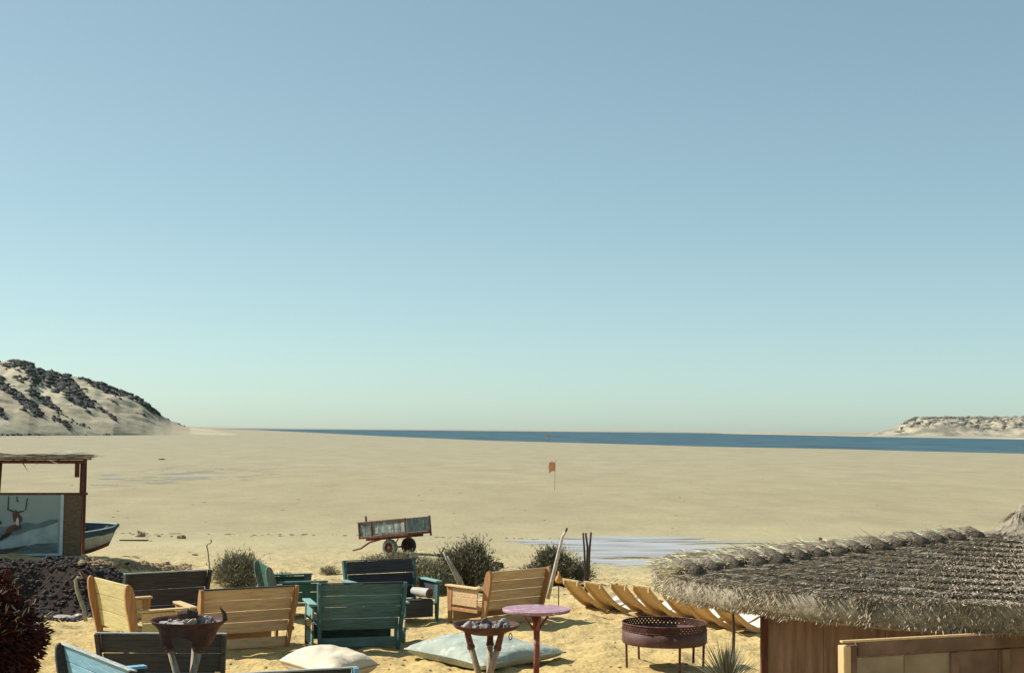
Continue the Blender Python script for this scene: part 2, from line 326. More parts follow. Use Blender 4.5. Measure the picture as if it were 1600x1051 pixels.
def ground_mat():
    m = bpy.data.materials.new('beach_sand'); m.use_nodes = True; t = m.node_tree; n = t.nodes; p = n['Principled BSDF']; L = t.links.new
    tc = n.new('ShaderNodeTexCoord'); sp = n.new('ShaderNodeSeparateXYZ'); L(tc.outputs['Object'], sp.inputs[0])
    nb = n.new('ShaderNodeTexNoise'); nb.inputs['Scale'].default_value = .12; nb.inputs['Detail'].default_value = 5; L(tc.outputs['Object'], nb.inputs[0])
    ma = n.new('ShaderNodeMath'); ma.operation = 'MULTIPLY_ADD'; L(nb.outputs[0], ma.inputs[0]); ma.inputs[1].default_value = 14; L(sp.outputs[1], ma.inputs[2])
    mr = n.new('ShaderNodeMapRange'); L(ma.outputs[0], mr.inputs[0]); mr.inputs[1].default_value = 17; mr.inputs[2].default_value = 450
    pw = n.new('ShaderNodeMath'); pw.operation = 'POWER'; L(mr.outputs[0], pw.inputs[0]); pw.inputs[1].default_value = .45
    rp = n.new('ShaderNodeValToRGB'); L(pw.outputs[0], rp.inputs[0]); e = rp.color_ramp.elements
    e[0].position = 0; e[0].color = (.51, .37, .145, 1)  # near orange sand, with a warm vignette painted into the tone
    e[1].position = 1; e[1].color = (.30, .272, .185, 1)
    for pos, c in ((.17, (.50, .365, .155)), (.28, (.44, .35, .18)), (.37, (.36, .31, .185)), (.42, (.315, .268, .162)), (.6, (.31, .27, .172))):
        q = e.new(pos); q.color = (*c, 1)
    # darker / lighter mottling, streaked on the wet flat
    mp = n.new('ShaderNodeMapping'); mp.inputs['Scale'].default_value = (.30, .11, 1); L(tc.outputs['Object'], mp.inputs[0])
    n2 = n.new('ShaderNodeTexNoise'); n2.inputs['Scale'].default_value = 1.0; n2.inputs['Detail'].default_value = 8; n2.inputs['Roughness'].default_value = .65; L(mp.outputs[0], n2.inputs[0])
    n3 = n.new('ShaderNodeTexNoise'); n3.inputs['Scale'].default_value = 5; n3.inputs['Detail'].default_value = 9; n3.inputs['Roughness'].default_value = .7; L(tc.outputs['Object'], n3.inputs[0])
    s1 = n.new('ShaderNodeMapRange'); L(n2.outputs[0], s1.inputs[0]); s1.inputs[1].default_value = .3; s1.inputs[2].default_value = .7; s1.inputs[3].default_value = .87; s1.inputs[4].default_value = 1.11
    s2 = n.new('ShaderNodeMapRange'); L(n3.outputs[0], s2.inputs[0]); s2.inputs[1].default_value = .3; s2.inputs[2].default_value = .7; s2.inputs[3].default_value = .84; s2.inputs[4].default_value = 1.14
    mu = n.new('ShaderNodeMath'); mu.operation = 'MULTIPLY'; L(s1.outputs[0], mu.inputs[0]); L(s2.outputs[0], mu.inputs[1])
    # speckle of shell and grit
    n4 = n.new('ShaderNodeTexNoise'); n4.inputs['Scale'].default_value = 26; n4.inputs['Detail'].default_value = 3; L(tc.outputs['Object'], n4.inputs[0])
    s4 = n.new('ShaderNodeMapRange'); L(n4.outputs[0], s4.inputs[0]); s4.inputs[1].default_value = .25; s4.inputs[2].default_value = .75; s4.inputs[3].default_value = .8; s4.inputs[4].default_value = 1.2
    mu2 = n.new('ShaderNodeMath'); mu2.operation = 'MULTIPLY'; L(mu.outputs[0], mu2.inputs[0]); L(s4.outputs[0], mu2.inputs[1])
    # faint tyre tracks crossing the flat
    last = mu2
    nw = n.new('ShaderNodeTexNoise'); nw.inputs['Scale'].default_value = .018; nw.inputs['Detail'].default_value = 2; L(tc.outputs['Object'], nw.inputs[0])
    for amp_, slope_, off_, wid_, dark_ in ((22, .03, 82, .35, .10), (22, .03, 84.2, .35, .10), (40, -.22, 112, .5, .08), (30, .10, 150, .8, .08), (30, .10, 158, .8, .07), (16, .05, 66, .25, .10), (50, -.05, 215, 1.3, .07)):
        def mth(op, a_, b_=None, c_=None):
            q_ = n.new('ShaderNodeMath'); q_.operation = op
            for i_, v_ in enumerate((a_, b_, c_)):
                if v_ is None: continue
                if hasattr(v_, 'links'): L(v_, q_.inputs[i_])
                else: q_.inputs[i_].default_value = v_
            return q_.outputs[0]
        v_ = mth('MULTIPLY_ADD', nw.outputs[0], amp_, sp.outputs[1]); v_ = mth('MULTIPLY_ADD', sp.outputs[0], slope_, v_)
        v_ = mth('ABSOLUTE', mth('SUBTRACT', v_, off_+amp_*.5)); v_ = mth('DIVIDE', v_, wid_); v_ = mth('MINIMUM', v_, 1.0)
        v_ = mth('MULTIPLY_ADD', v_, dark_, 1-dark_); mm = n.new('ShaderNodeMath'); mm.operation = 'MULTIPLY'; L(v_, mm.inputs[0]); L(last.outputs[0], mm.inputs[1]); last = mm
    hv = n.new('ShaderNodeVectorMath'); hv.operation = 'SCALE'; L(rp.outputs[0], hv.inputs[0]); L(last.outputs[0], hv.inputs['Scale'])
    # dark bank soil, with the bank's shade painted into its colour
    at_ = n.new('ShaderNodeAttribute'); at_.attribute_name = 'shaded_soil'
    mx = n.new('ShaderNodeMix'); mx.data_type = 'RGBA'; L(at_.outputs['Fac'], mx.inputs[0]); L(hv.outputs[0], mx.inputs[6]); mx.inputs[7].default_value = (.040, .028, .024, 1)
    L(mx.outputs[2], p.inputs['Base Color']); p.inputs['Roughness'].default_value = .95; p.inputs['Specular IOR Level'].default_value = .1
    b1 = n.new('ShaderNodeTexNoise'); b1.inputs['Scale'].default_value = 11; b1.inputs['Detail'].default_value = 6; L(tc.outputs['Object'], b1.inputs[0])
    bp = n.new('ShaderNodeBump'); bp.inputs['Strength'].default_value = .9; bp.inputs['Distance'].default_value = .035; L(b1.outputs[0], bp.inputs['Height']); L(bp.outputs[0], p.inputs['Normal'])
    return m
def water_mat(name, col, rough, bs, bstr, stretch, spec=.5, bd=.1):
    m = bpy.data.materials.new(name); m.use_nodes = True; t = m.node_tree; n = t.nodes; p = n['Principled BSDF']; L = t.links.new
    tc = n.new('ShaderNodeTexCoord'); mp = n.new('ShaderNodeMapping'); mp.inputs['Scale'].default_value = stretch; L(tc.outputs['Object'], mp.inputs[0])
    nz = n.new('ShaderNodeTexNoise'); nz.inputs['Scale'].default_value = bs; nz.inputs['Detail'].default_value = 6; L(mp.outputs[0], nz.inputs[0])
    rp = n.new('ShaderNodeValToRGB'); L(nz.outputs[0], rp.inputs[0]); e = rp.color_ramp.elements
    e[0].position = .3; e[0].color = (*[c*.72 for c in col], 1); e[1].position = .7; e[1].color = (*[c*1.28 for c in col], 1)
    L(rp.outputs[0], p.inputs['Base Color']); p.inputs['Roughness'].default_value = rough; p.inputs['IOR'].default_value = 1.33; p.inputs['Specular IOR Level'].default_value = spec
    bp = n.new('ShaderNodeBump'); bp.inputs['Strength'].default_value = bstr; bp.inputs['Distance'].default_value = bd; L(nz.outputs[0], bp.inputs['Height']); L(bp.outputs[0], p.inputs['Normal'])
    return m
M['sand'] = ground_mat()
M['puddle'] = water_mat('thin_wet_film', (.31, .305, .27), .5, 1.0, .2, (.3, 1, 1), .25, .03)
M['sea'] = water_mat('lagoon_water', (.050, .10, .122), .55, .045, .8, (1, .35, 1), .12, 2.5)
M['pool'] = water_mat('tidal_water', (.385, .38, .375), .42, 1.2, .25, (.3, 1, 1), .35, .03)
def hill_mat(name, sand, dark, sc, lo, hi):
    m = mat(name, sand, dark, .95, sc, (1, 1, 2.2), .5, bscale=sc*4, detail=8, lo=lo, hi=hi, bdist=2.0); return m
M['dune'] = hill_mat('dune_slope', (.46, .40, .27), (.36, .30, .20), .02, .35, .6)
M['mesa'] = hill_mat('mesa_slope', (.37, .325, .235), (.20, .185, .14), .030, .42, .55)

# ------------------------------------------------------------------ ground
def axis(lo, hi, dense0, dense1, step, grow):
    a = list(np.arange(dense0, dense1, step)); s = step; v = a[-1]
    while v < hi: s *= grow; v += s; a.append(v)
    s = step; v = a[0]; pre = []
    while v > lo: s *= grow; v -= s; pre.append(v)
    return np.array(pre[::-1]+a)
xs = axis(-40000, 40000, -11, 8, .06, 1.09)
ys = axis(-60, 45000, 12, 36, .06, 1.03)
X, Y = np.meshgrid(xs, ys); Zg = ground(X, Y)
ny, nx = X.shape
V = np.stack([X, Y, Zg], -1).reshape(-1, 3)
i = np.arange(ny-1)[:, None]*nx+np.arange(nx-1)[None, :]
F = np.stack([i, i+1, i+nx+1, i+nx], -1).reshape(-1, 4)
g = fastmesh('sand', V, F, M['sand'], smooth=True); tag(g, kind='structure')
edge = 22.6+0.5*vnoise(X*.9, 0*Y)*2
shaded_soil = sstep(-.15, .1, Y-edge)*(1-sstep(1.0, 1.5, Y-edge+.5*fbm(X*2, Y*2, 2)))*(1-sstep(-6.4, -5.0, X+.6*vnoise(Y*2, X*2)))
a = g.data.attributes.new('shaded_soil', 'FLOAT', 'POINT'); a.data.foreach_set('value', shaded_soil.ravel().astype(np.float32))

# sea: sheet beyond the shoreline
SEA = FLAT+.05
shore = [(-2, 4200), *[tuple(atz(px, py, SEA).xy) for px, py in ((330, 669.3), (400, 671.2), (500, 676), (600, 681), (760, 687.6), (860, 690.3), (960, 692.6), (1100, 697.0), (1300, 700.5), (1450, 704.5), (1600, 708))]]
shore = shore[1:]
far = [(px, py) for px, py in ((310, 668.2), (400, 668.8), (600, 671.2), (760, 673), (960, 674.8), (1100, 676.2), (1300, 680.5), (1450, 683.5), (1600, 686))]
farw = [tuple(atz(px, py, SEA).xy) for px, py in far]
def resample(pts, n):
    pts = np.array(pts); d = np.r_[0, np.cumsum(np.hypot(*np.diff(pts, axis=0).T))]
    t = np.linspace(0, d[-1], n); return np.c_[np.interp(t, d, pts[:, 0]), np.interp(t, d, pts[:, 1])]
shore_ext = shore+[(shore[-1][0]+900, shore[-1][1]-160)]
farw_ext = farw+[(farw[-1][0]+3000, farw[-1][1]-500)]
A_ = resample(shore_ext, 260); A_[:, 1] += 3*np.array([mnoise.noise(Vector((k*.35, 0, 0))) for k in range(260)])
F_ = resample(farw_ext, 260)
V = []
for k in range(260):
    for j in range(12):
        q = A_[k]*(1-j/11)+F_[k]*j/11; V.append((q[0], q[1], SEA))
F = [(k*12+j, (k+1)*12+j, (k+1)*12+j+1, k*12+j+1) for k in range(259) for j in range(11)]
tag(fastmesh('lagoon_water', V, F, M['sea']), kind='structure')

# thin far spit and the sandbar on the right
def strip(name, line, depth, h, m, n=120, seedv=0):
    P = resample(line, n); V = []; rows = 6
    for k in range(n):
        for j in range(rows):
            t = j/(rows-1); hh = h*math.sin(math.pi*min(t*1.0, 1))*(.75+.5*abs(mnoise.noise(Vector((k*.23+seedv, 0, 0)))))
            V.append((P[k][0], P[k][1]+depth*t, FLAT+.03+hh))
    F = [(k*rows+j, (k+1)*rows+j, (k+1)*rows+j+1, k*rows+j+1) for k in range(n-1) for j in range(rows-1)]
    return tag(fastmesh(name, V, F, m, smooth=True), kind='structure')
M['spit'] = mat('far_sand', (.33, .31, .235), (.28, .26, .20), .95, .004)
spl = [tuple(atz(px, 673.2+(px-760)*.0085, FLAT).xy) for px in (300, 500, 700, 900, 1100, 1250, 1400)]
strip('sand_spit', [(p[0]*1.15, p[1]*1.15) for p in spl], 1500, 5.0, M['spit'], seedv=2)
bar = [tuple(atz(px, py, FLAT).xy) for px, py in ((1130, 677.2), (1250, 679.6), (1400, 682.6), (1600, 686.2), (1800, 690))]
strip('sandbar', bar, 260, 1.0, M['spit'], seedv=9)

# tidal pools on the flat
def pools(name, x0, x1, y0, y1, dx, dy, fn, m='pool'):
    xs = np.arange(x0, x1, dx); ys = np.arange(y0, y1, dy); X, Y = np.meshgrid(xs, ys); val = fn(X, Y)
    k = val[:-1, :-1] > -.18; ny, nx = X.shape
    i = (np.arange(ny-1)[:, None]*nx+np.arange(nx-1)[None, :])[k]
    F = np.stack([i, i+1, i+nx+1, i+nx], -1)
    us, inv = np.unique(F, return_inverse=True)
    V = np.stack([X, Y, X*0+FLAT+.035], -1).reshape(-1, 3)[us]
    o = tag(fastmesh(name, V, inv.reshape(F.shape), M[m]), kind='structure')
    a = o.data.attributes.new('depth', 'FLOAT', 'POINT'); a.data.foreach_set('value', sstep(-.16, .28, val.ravel()[us]).astype(np.float32))
    return o
def film(m, top):       # a thin film of water: sand shows through where it is shallow
    t = m.node_tree; n = t.nodes; L = t.links.new; p = n['Principled BSDF']; at_ = n.new('ShaderNodeAttribute'); at_.attribute_name = 'depth'
    mu = n.new('ShaderNodeMath'); mu.operation = 'MULTIPLY'; mu.inputs[1].default_value = top; L(at_.outputs['Fac'], mu.inputs[0]); L(mu.outputs[0], p.inputs['Alpha'])
film(M['pool'], .85); film(M['puddle'], .55)
def f1(x, y):
    s = fbm(x*.22, y*.9, 5)
    px = 800+x/y*FPX
    up = np.interp(px, [760, 830, 900, 1000, 1080, 1190, 1300, 1420], [55.2, 58.5, 60.5, 61.0, 59, 56.5, 53, 50])
    lo = np.interp(px, [760, 850, 930, 1100, 1300, 1500], [54.6, 51, 47.8, 47, 46.5, 46.5])
    m = np.minimum(up-y, y-lo)
    return np.minimum(m*.22, .42)+s*1.5+.35*fbm(x*.9, y*5, 3)-.06
pools('tidal_pool', -3, 15, 45.5, 66, .05, .08, f1)
f2 = lambda x, y: fbm(x*.35, y*.22, 5)+.7*fbm(x*1.6, y*.8, 3)-.34+.35*(1-((x+31)/9)**2-((y-138)/26)**2)*1.0-.12
pools('tidal_puddle', -42, -22, 105, 165, .12, .25, f2, 'puddle')

# ------------------------------------------------------------------ hills
def hill(name, cols, m, n, rows, zb_fn, zr_fn, ridge_fn, gully, seed, prof=1.0, flat=1.0):
    pxs = np.linspace(cols[0], cols[1], n); tt = np.r_[np.linspace(0, 1, rows), 1.12, 1.35, 1.8]
    V = np.zeros((n, len(tt), 3))
    for a, px in enumerate(pxs):
        Zb = zb_fn(px); Zr = zr_fn(px); hz_ = at(px, ridge_fn(px), Zr).z-FLAT
        for b, t in enumerate(tt):
            Yd = Zb+(Zr-Zb)*t; h = hz_*(t**prof if t <= 1 else max(0, 1-(t-1)*.5)); xw = (px-800)/FPX*Yd
            V[a, b] = (xw, Yd, FLAT-.1+h)
    # gullies running down the slope
    u = V[..., 0]; v = V[..., 1]; hh = V[..., 2]-FLAT
    amp = gully*np.clip(hh/12, 0, 1)
    sk = u+1.25*(hh)
    V[..., 2] += amp*np.clip((1.0-tt)[None, :]*3.5, flat, 1)*(1.6*fbm(sk*.035+seed, hh*.008+v*.002, 5)+.5*fbm(u*.12, v*.05+hh*.1, 3))*np.clip((1.02-tt)[None, :]*6, .25, 1)
    V = V.reshape(-1, 3); k = len(tt)
    F = [(a*k+b, (a+1)*k+b, (a+1)*k+b+1, a*k+b+1) for a in range(n-1) for b in range(k-1)]
    o = fastmesh(name, V, F, m, smooth=True); tag(o, kind='structure')
    return o, V.reshape(n, k, 3), pxs
ridgeL = lambda px: float(np.interp(px, [-500, -100, 0, 30, 48, 62, 100, 150, 200, 225, 245, 270, 300, 325, 345, 378], [548, 560, 564, 563, 566, 578, 584, 595, 613, 624, 642, 657, 668.0, 670.0, 672.5, 679]))
zbL = lambda px: float(np.interp(px, [-500, 0, 90, 180, 260, 345], [520, 600, 645, 695, 760, 830]))
zrL = lambda px: float(np.interp(px, [-500, 0, 90, 180, 260, 345], [700, 780, 810, 830, 860, 900]))
hillo, HV, hpx = hill('dune_hill', (-500, 378), M['dune'], 440, 70, zbL, zrL, ridgeL, 3.2, 1.7, .85)
ridgeR = lambda px: float(np.interp(px, [1355, 1380, 1400, 1415, 1430, 1500, 1600, 1900, 2200], [678.5, 673, 666, 656, 652.5, 651.5, 652.5, 654, 668]))
zbR = lambda px: 2000.0
zrR = lambda px: float(np.interp(px, [1350, 1430, 2200], [2060, 2200, 2200]))
meso, MV, mpx = hill('mesa', (1352, 2200), M['mesa'], 420, 40, zbR, zrR, ridgeR, 8, 5.1, .8, .0)

# dark rock outcrops on the dune hill
def hp(px, t, HV=HV, hpx=hpx, rows=70):
    a = (px-hpx[0])/(hpx[-1]-hpx[0])*(len(hpx)-1); a = min(max(a, 0), len(hpx)-1.001); b = min(max(t, 0), 1)*(rows-1)
    i0, j0 = int(a), int(min(b, rows-1.01)); fa, fb = a-i0, b-j0
    P = HV[i0, j0]*(1-fa)*(1-fb)+HV[i0+1, j0]*fa*(1-fb)+HV[i0, j0+1]*(1-fa)*fb+HV[i0+1, j0+1]*fa*fb
    return Vector(P)
def project(p):
    d = MC.transposed() @ (Vector(p)-Vector((0, 0, CAMH))); return 800+FPX*d.x/-d.z, 525.5-FPX*d.y/-d.z
def hill_hit(px, py):
    lo, hi = 0.0, 1.0
    for _ in range(14):
        mid = (lo+hi)/2
        if project(hp(px, mid))[1] > py: lo = mid
        else: hi = mid
    return hp(px, lo)
bands = [  # pixel polyline, half width px, number
    ([(20, 566), (38, 568), (52, 590), (56, 600)], 9, 130), ([(-60, 562), (0, 570), (18, 572)], 6, 110),
    ([(62, 583), (85, 590), (100, 606), (118, 622), (138, 630)], 11, 330), ([(100, 588), (112, 600), (128, 615)], 7, 90),
    ([(120, 589), (150, 599), (190, 612), (212, 622), (235, 636), (250, 646)], 5, 260), ([(140, 595), (165, 610), (190, 618)], 5, 60),
    ([(0, 596), (12, 606), (28, 616), (42, 630), (60, 646)], 7, 180), ([(44, 611), (62, 618), (80, 632), (92, 640)], 5, 110),
    ([(86, 652), (100, 660), (112, 668)], 4, 60), ([(96, 645), (115, 658), (145, 668)], 2.5, 40), ([(155, 637), (170, 645), (182, 654)], 3, 50),
    ([(170, 622), (186, 632)], 2, 18), ([(0, 643), (8, 650)], 4, 20), ([(-60, 600), (0, 640)], 6, 60), ([(-60, 580), (0, 600)], 8, 90),
    ([(0, 679), (60, 678), (75, 680)], 1.2, 34), ([(200, 640), (245, 655), (250, 657)], 2, 8), ([(130, 680), (320, 674)], .8, 12), ([(250, 648), (300, 668)], 2, 22), ([(22, 588), (36, 594)], 4, 22)]
b = B(); rs = random.Random(5)
for pl, hw, cnt in bands:
    P = resample(pl, 50)
    for k in range(int(cnt*1.25)):
        q = P[rs.randrange(50)]; px = q[0]+rs.gauss(0, hw*.5); py = q[1]+rs.gauss(0, hw*.5)
        py = max(py, ridgeL(px)+1)
        p = hill_hit(px, py); r = rs.choice((.3, .4, .6, .9, 1.3, 2.0))*(.7 if hw < 3 else 1)*(.5+hw*.07)
        b.rock(p-Vector((0, 0, .15*r)), (r*1.2, r, r*.8), seed=k+hw)
b2 = B()
for k in range(620):
    if k < 200: px, t_ = rs.uniform(1425, 1640), rs.gauss(.97, .02)
    else:
        c_ = rs.choice((1415, 1440, 1462, 1490, 1505, 1530, 1540, 1552, 1575, 1600)); u_ = rs.random(); px = c_+16-30*u_+rs.gauss(0, 3); t_ = .93-.62*u_+rs.gauss(0, .05)
    p = hp(px, min(t_, .99), MV, mpx, 40); r = rs.choice((1.2, 1.8, 2.6, 3.6)); b2.rock(p, (r*1.4, r, r*.7), seed=k)
tag(b2.obj('mesa_rocks', M['mesarock']), kind='stuff', label='dark rocks in streaks on the far flat topped cliff')
o = b.obj('cliff_rocks', M['cliffrock']); tag(o, kind='stuff', label='dark broken rocks strewn in bands down the pale dune hill')

# ------------------------------------------------------------------ plants
def blades(n, pos, dirs, L, W, seed=0, curl=.3, segs=1):
    """n thin leaves: pos (n,3), dirs (n,3) unit, L,W arrays"""
    r = np.random.RandomState(seed)
    up = r.normal(size=(n, 3)); side = np.cross(dirs, up); side /= np.linalg.norm(side, axis=1)[:, None]+1e-9
    nrm = np.cross(side, dirs)
    mid = pos+dirs*(L*.5)[:, None]+nrm*(L*curl*.25)[:, None]; end = pos+dirs*L[:, None]
    hw = side*(W*.5)[:, None]
    V = np.stack([pos-hw*.5, pos+hw*.5, mid+hw, mid-hw, end+hw*.15, end-hw*.15], 1).reshape(-1, 3)
    i = np.arange(n)[:, None]*6
    F = np.concatenate([i+np.array([0, 1, 2, 3]), i+np.array([3, 2, 4, 5])], 0)
    return V, F
def unit(a): return a/(np.linalg.norm(a, axis=1)[:, None]+1e-9)
def bush(name, label, px, py, wpx, hpx_, leaves, mats, leaf=.05, lw=.018, seed=1, twigs=60, group=None, cat='bush', gnd=None, depth=1.0, spiky=.5, dens=.5):
    p = gnd or hit(px, py); s = FPX/p.y; rx = wpx/2/s; h = hpx_/s
    root = empty(name, label, cat, (p.x, p.y, gz(p.x, p.y)-.03) if gnd is None else gnd, 0, group)
    r = np.random.RandomState(seed)
    # clump centres
    nc = 17; cth = r.rand(nc)*2*np.pi; cr = np.sqrt(r.rand(nc)); cz = r.rand(nc)**.8
    cc = np.stack([rx*.85*cr*np.cos(cth)*np.sqrt(1-.75*cz**2), rx*depth*.85*cr*np.sin(cth)*np.sqrt(1-.75*cz**2), h*(.12+.75*cz*(1-.25*cr))], 1)
    k = r.randint(nc, size=leaves); off = r.normal(size=(leaves, 3))*np.array([rx*.17, rx*.17, h*.12])
    pos = cc[k]+off; pos[:, 2] = np.abs(pos[:, 2])
    d = unit(unit(pos-np.array([0, 0, h*.1]))*spiky+unit(r.normal(size=(leaves, 3)))*(1-spiky)+np.array([0, 0, .25]))
    V, F = blades(leaves, pos, d, leaf*(.6+.9*r.rand(leaves)), lw*(.6+.8*r.rand(leaves)), seed)
    fastmesh('foliage', V, F, mats[0], root)['kind'] = 'stuff'
    b = B(); q = random.Random(seed)
    for j in range(twigs):
        c = cc[q.randrange(nc)]*q.uniform(.8, 1.25); c[2] = min(abs(c[2])*1.12, h*1.12)
        m_ = Vector(c)*.5+Vector((q.uniform(-.1, .1)*rx, q.uniform(-.1, .1)*rx, .05*h))
        b.tube([(q.uniform(-.1, .1)*rx, q.uniform(-.1, .1)*rx, 0), m_, Vector(c)], [.012, .008, .003], 4, False)
    b.obj('branches', mats[1], root)
    return root
bush('shrub', 'grey green dry shrub just right of the black-backed chair', 371, 917, 92, 54, 9000, (M['shrub'], M['twig']), .06, .012, 11, 140)
bush('shrub', 'tall dark shrub with a forked grey branch in front, left of the orange chair', 728, 922, 108, 76, 15000, (M['shrubdark'], M['twig']), .065, .016, 12, 200)
bush('shrub', 'round olive shrub behind the leaning white pole and the orange chair', 864, 913, 112, 56, 15000, (M['shrubdark'], M['twig']), .06, .015, 13, 200)
bush('shrub', 'low dry shrub right behind the dark teal armchair with the roll', 668, 928, 80, 54, 8500, (M['shrub'], M['twig']), .06, .012, 14, 150)
bush('shrub', 'low straw coloured scrub under the cart wheels', 622, 880, 120, 20, 3600, (M['shrub'], M['twig']), .09, .014, 15, 60, depth=.5)
bush('shrub', 'sparse little shrub left of the dark teal armchair', 514, 898, 36, 16, 500, (M['shrub'], M['twig']), .06, .012, 16, 40)
bush('shrub', 'tiny scrub behind the green armchair seen from the side', 443, 908, 40, 16, 500, (M['shrub'], M['twig']), .05, .012, 17, 26)
# maroon bush in the left corner
gp = Vector((-4.16, 10.6, 0)); root = empty('maroon_bush', 'big maroon leaved bush in the near left corner with dry flower heads', 'bush', gp)
r = np.random.RandomState(4); n = 38000
u = unit(r.normal(size=(n, 3))); rad = .62*(r.rand(n)**.33)
lump = np.array([mnoise.noise(Vector(q)*2.2) for q in u]); rad *= (1+.22*lump)
pos = u*rad[:, None]*np.array([1.05, 1.0, 1.0])+np.array([0, 0, 1.32])
pos[:, 2] = np.where(pos[:, 2] < .75, .75+(pos[:, 2]-.75)*.6, pos[:, 2])
d = unit(u*.8+unit(r.normal(size=(n, 3)))*.6+np.array([.1, 0, -.35]))
V, F = blades(n, pos, d, .035+.045*r.rand(n), .012+.012*r.rand(n), 5)
fastmesh('foliage', V, F, M['redleaf'], root)['kind'] = 'stuff'
n2 = 600; k = np.where((u[:, 2] > .25) & (rad > .5))[0]; k = r.choice(k, n2)
pos2 = pos[k]+u[k]*.04+r.normal(size=(n2, 3))*.01; d2 = unit(u[k]+r.normal(size=(n2, 3))*.8+np.array([0, 0, .6]))
V, F = blades(n2, pos2, d2, .04+.04*r.rand(n2), .006+.005*r.rand(n2), 6)
fastmesh('flower_heads', V, F, M['dryflower'], root)['kind'] = 'stuff'
b = B()
for j in range(14):
    a = j*2.4; b.tube([(.05*math.cos(a), .05*math.sin(a), -.02), (.15*math.cos(a), .15*math.sin(a), .5), (.35*math.cos(a), .35*math.sin(a), 1.2+.03*j)], [.02, .015, .006], 5)
b.obj('stem', M['twig'], root)

# spiky plant at the foot of the bar
def spiky(px, Yd, zc, n, L, seed, label):
    p = at(px, 1040, Yd); root = empty('spiky_plant', label, 'plant', (p.x, p.y, gz(p.x, p.y)))
    b = B(); q = random.Random(seed)
    b.tube([(0, 0, -.02), (.02, 0, zc*.5), (0, 0, zc)], [.06, .05, .06], 7); b.obj('stem', M['twig'], root)
    for j in range(n):
        az = q.uniform(0, 2*math.pi); el = q.uniform(.05, 1.45); l = L*q.uniform(.7, 1.1)
        d_ = Vector((math.cos(az)*math.cos(el), math.sin(az)*math.cos(el), math.sin(el)))
        sd_ = d_.cross(Vector((0, 0, 1))).normalized(); b = B(); pts = []
        for s_ in (0, .35, .7, 1):
            c = Vector((0, 0, zc))+d_*l*s_-Vector((0, 0, 1))*.12*l*s_*s_; w_ = .0075*(1-s_)**.6+.0008; pts += [c-sd_*w_, c+Vector((0, 0, -.006*(1-s_))), c+sd_*w_]
        b.add(pts, [(3*k+a_, 3*k+a_+1, 3*k+a_+4, 3*k+a_+3) for k in range(3) for a_ in (0, 1)])
        b.obj('leaf', M['spike'], root)
    return root
spiky(1136, 14.2, .46, 240, .56, 3, 'grey green spiky palm tuft in front of the pierced fire drum')

# ------------------------------------------------------------------ bank stones, clods
q = random.Random(9)
b = B()
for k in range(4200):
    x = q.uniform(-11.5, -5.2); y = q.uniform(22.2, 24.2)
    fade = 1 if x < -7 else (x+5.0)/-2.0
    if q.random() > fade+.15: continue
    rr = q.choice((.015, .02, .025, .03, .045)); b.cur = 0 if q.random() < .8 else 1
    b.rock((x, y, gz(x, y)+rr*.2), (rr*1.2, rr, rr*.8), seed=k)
tag(b.obj('bank_stones', [M['rock'], M['bluerock']]), 'dark rubble of stones with painted-in shade covering the face of the bank below the poster hut', kind='stuff')
def boulder(px, py, rpx, label, m='clod', name='rock', asp=(1.3, 1, .8), cat='rock', group=None):
    p = hit(px, py); rr = rpx*p.y/FPX
    o = B().rock((0, 0, 0), (rr*asp[0], rr*asp[1], rr*asp[2]), seed=px*.37, sub=2).obj(name, M[m]); o.location = (p.x, p.y, gz(p.x, p.y)+rr*.25)
    return tag(o, label, cat, group)
boulder(219, 838, 6, 'peaked sand clod on the edge of the dry beach right of the boat', asp=(1.2, 1, 1.3))
boulder(284, 841, 5, 'rusty clod right of the peaked sand clod on the beach edge', asp=(1.3, 1, 1.1))
boulder(193, 882, 6, 'dark round stone on top of the bank right of the hut', 'rock')
boulder(258, 884, 6, 'brown clod on the bank crest just above the black chair back', asp=(1.5, 1, .9))
boulder(270, 888, 4, 'small brown clod at the right end of the bank crest')
boulder(232, 885, 4, 'small clod on the bank crest left of the bigger brown one')
boulder(268, 838, 1.8, 'tiny clod left of the rusty clod on the beach edge', 'clod')
boulder(248, 838, 2.2, 'tiny dark clod midway between the two beach clods', 'clod')
boulder(253, 718, 2.6, 'lone dark lump far out on the tidal flat', 'darkstick', asp=(1.9, 1, .5))
boulder(781, 884, 5, 'small dark stone left of the round olive shrub', 'rock', asp=(1, 1, 1.2))
boulder(100, 966, 10, 'flat pale stone at the foot of the dark bank', 'stonelight', asp=(1.8, 1, .35))
boulder(122, 963, 6, 'pale pebble right of the flat pale stone at the bank foot', 'stonelight', asp=(1.5, 1, .5))
# mound of rubble
b = B()
for k in range(420):
    t = q.random(); px = 130+165*t+q.gauss(0, 5); p = hit(px, 880+8*t+q.gauss(0, 2.5)); rr = q.choice((.02, .03, .04, .06)); b.rock((p.x, p.y, p.z+rr*.2), (rr*1.3, rr, rr*.8), seed=k)
tag(b.obj('crest_rubble', M['clod']), 'sandy rubble lying along the crest of the bank', kind='stuff')
# scattered grit and twigs on the foreground sand
b = B()
for k in range(900):
    x = q.uniform(-6, 6); y = q.uniform(15, 34); rr = q.choice((.008, .012, .018)); b.rock((x, y, gz(x, y)+rr*.3), (rr*1.4, rr, rr*.7), seed=k)
tag(b.obj('beach_pebbles', M['clod']), 'small pebbles and clods scattered over the sand', kind='stuff')

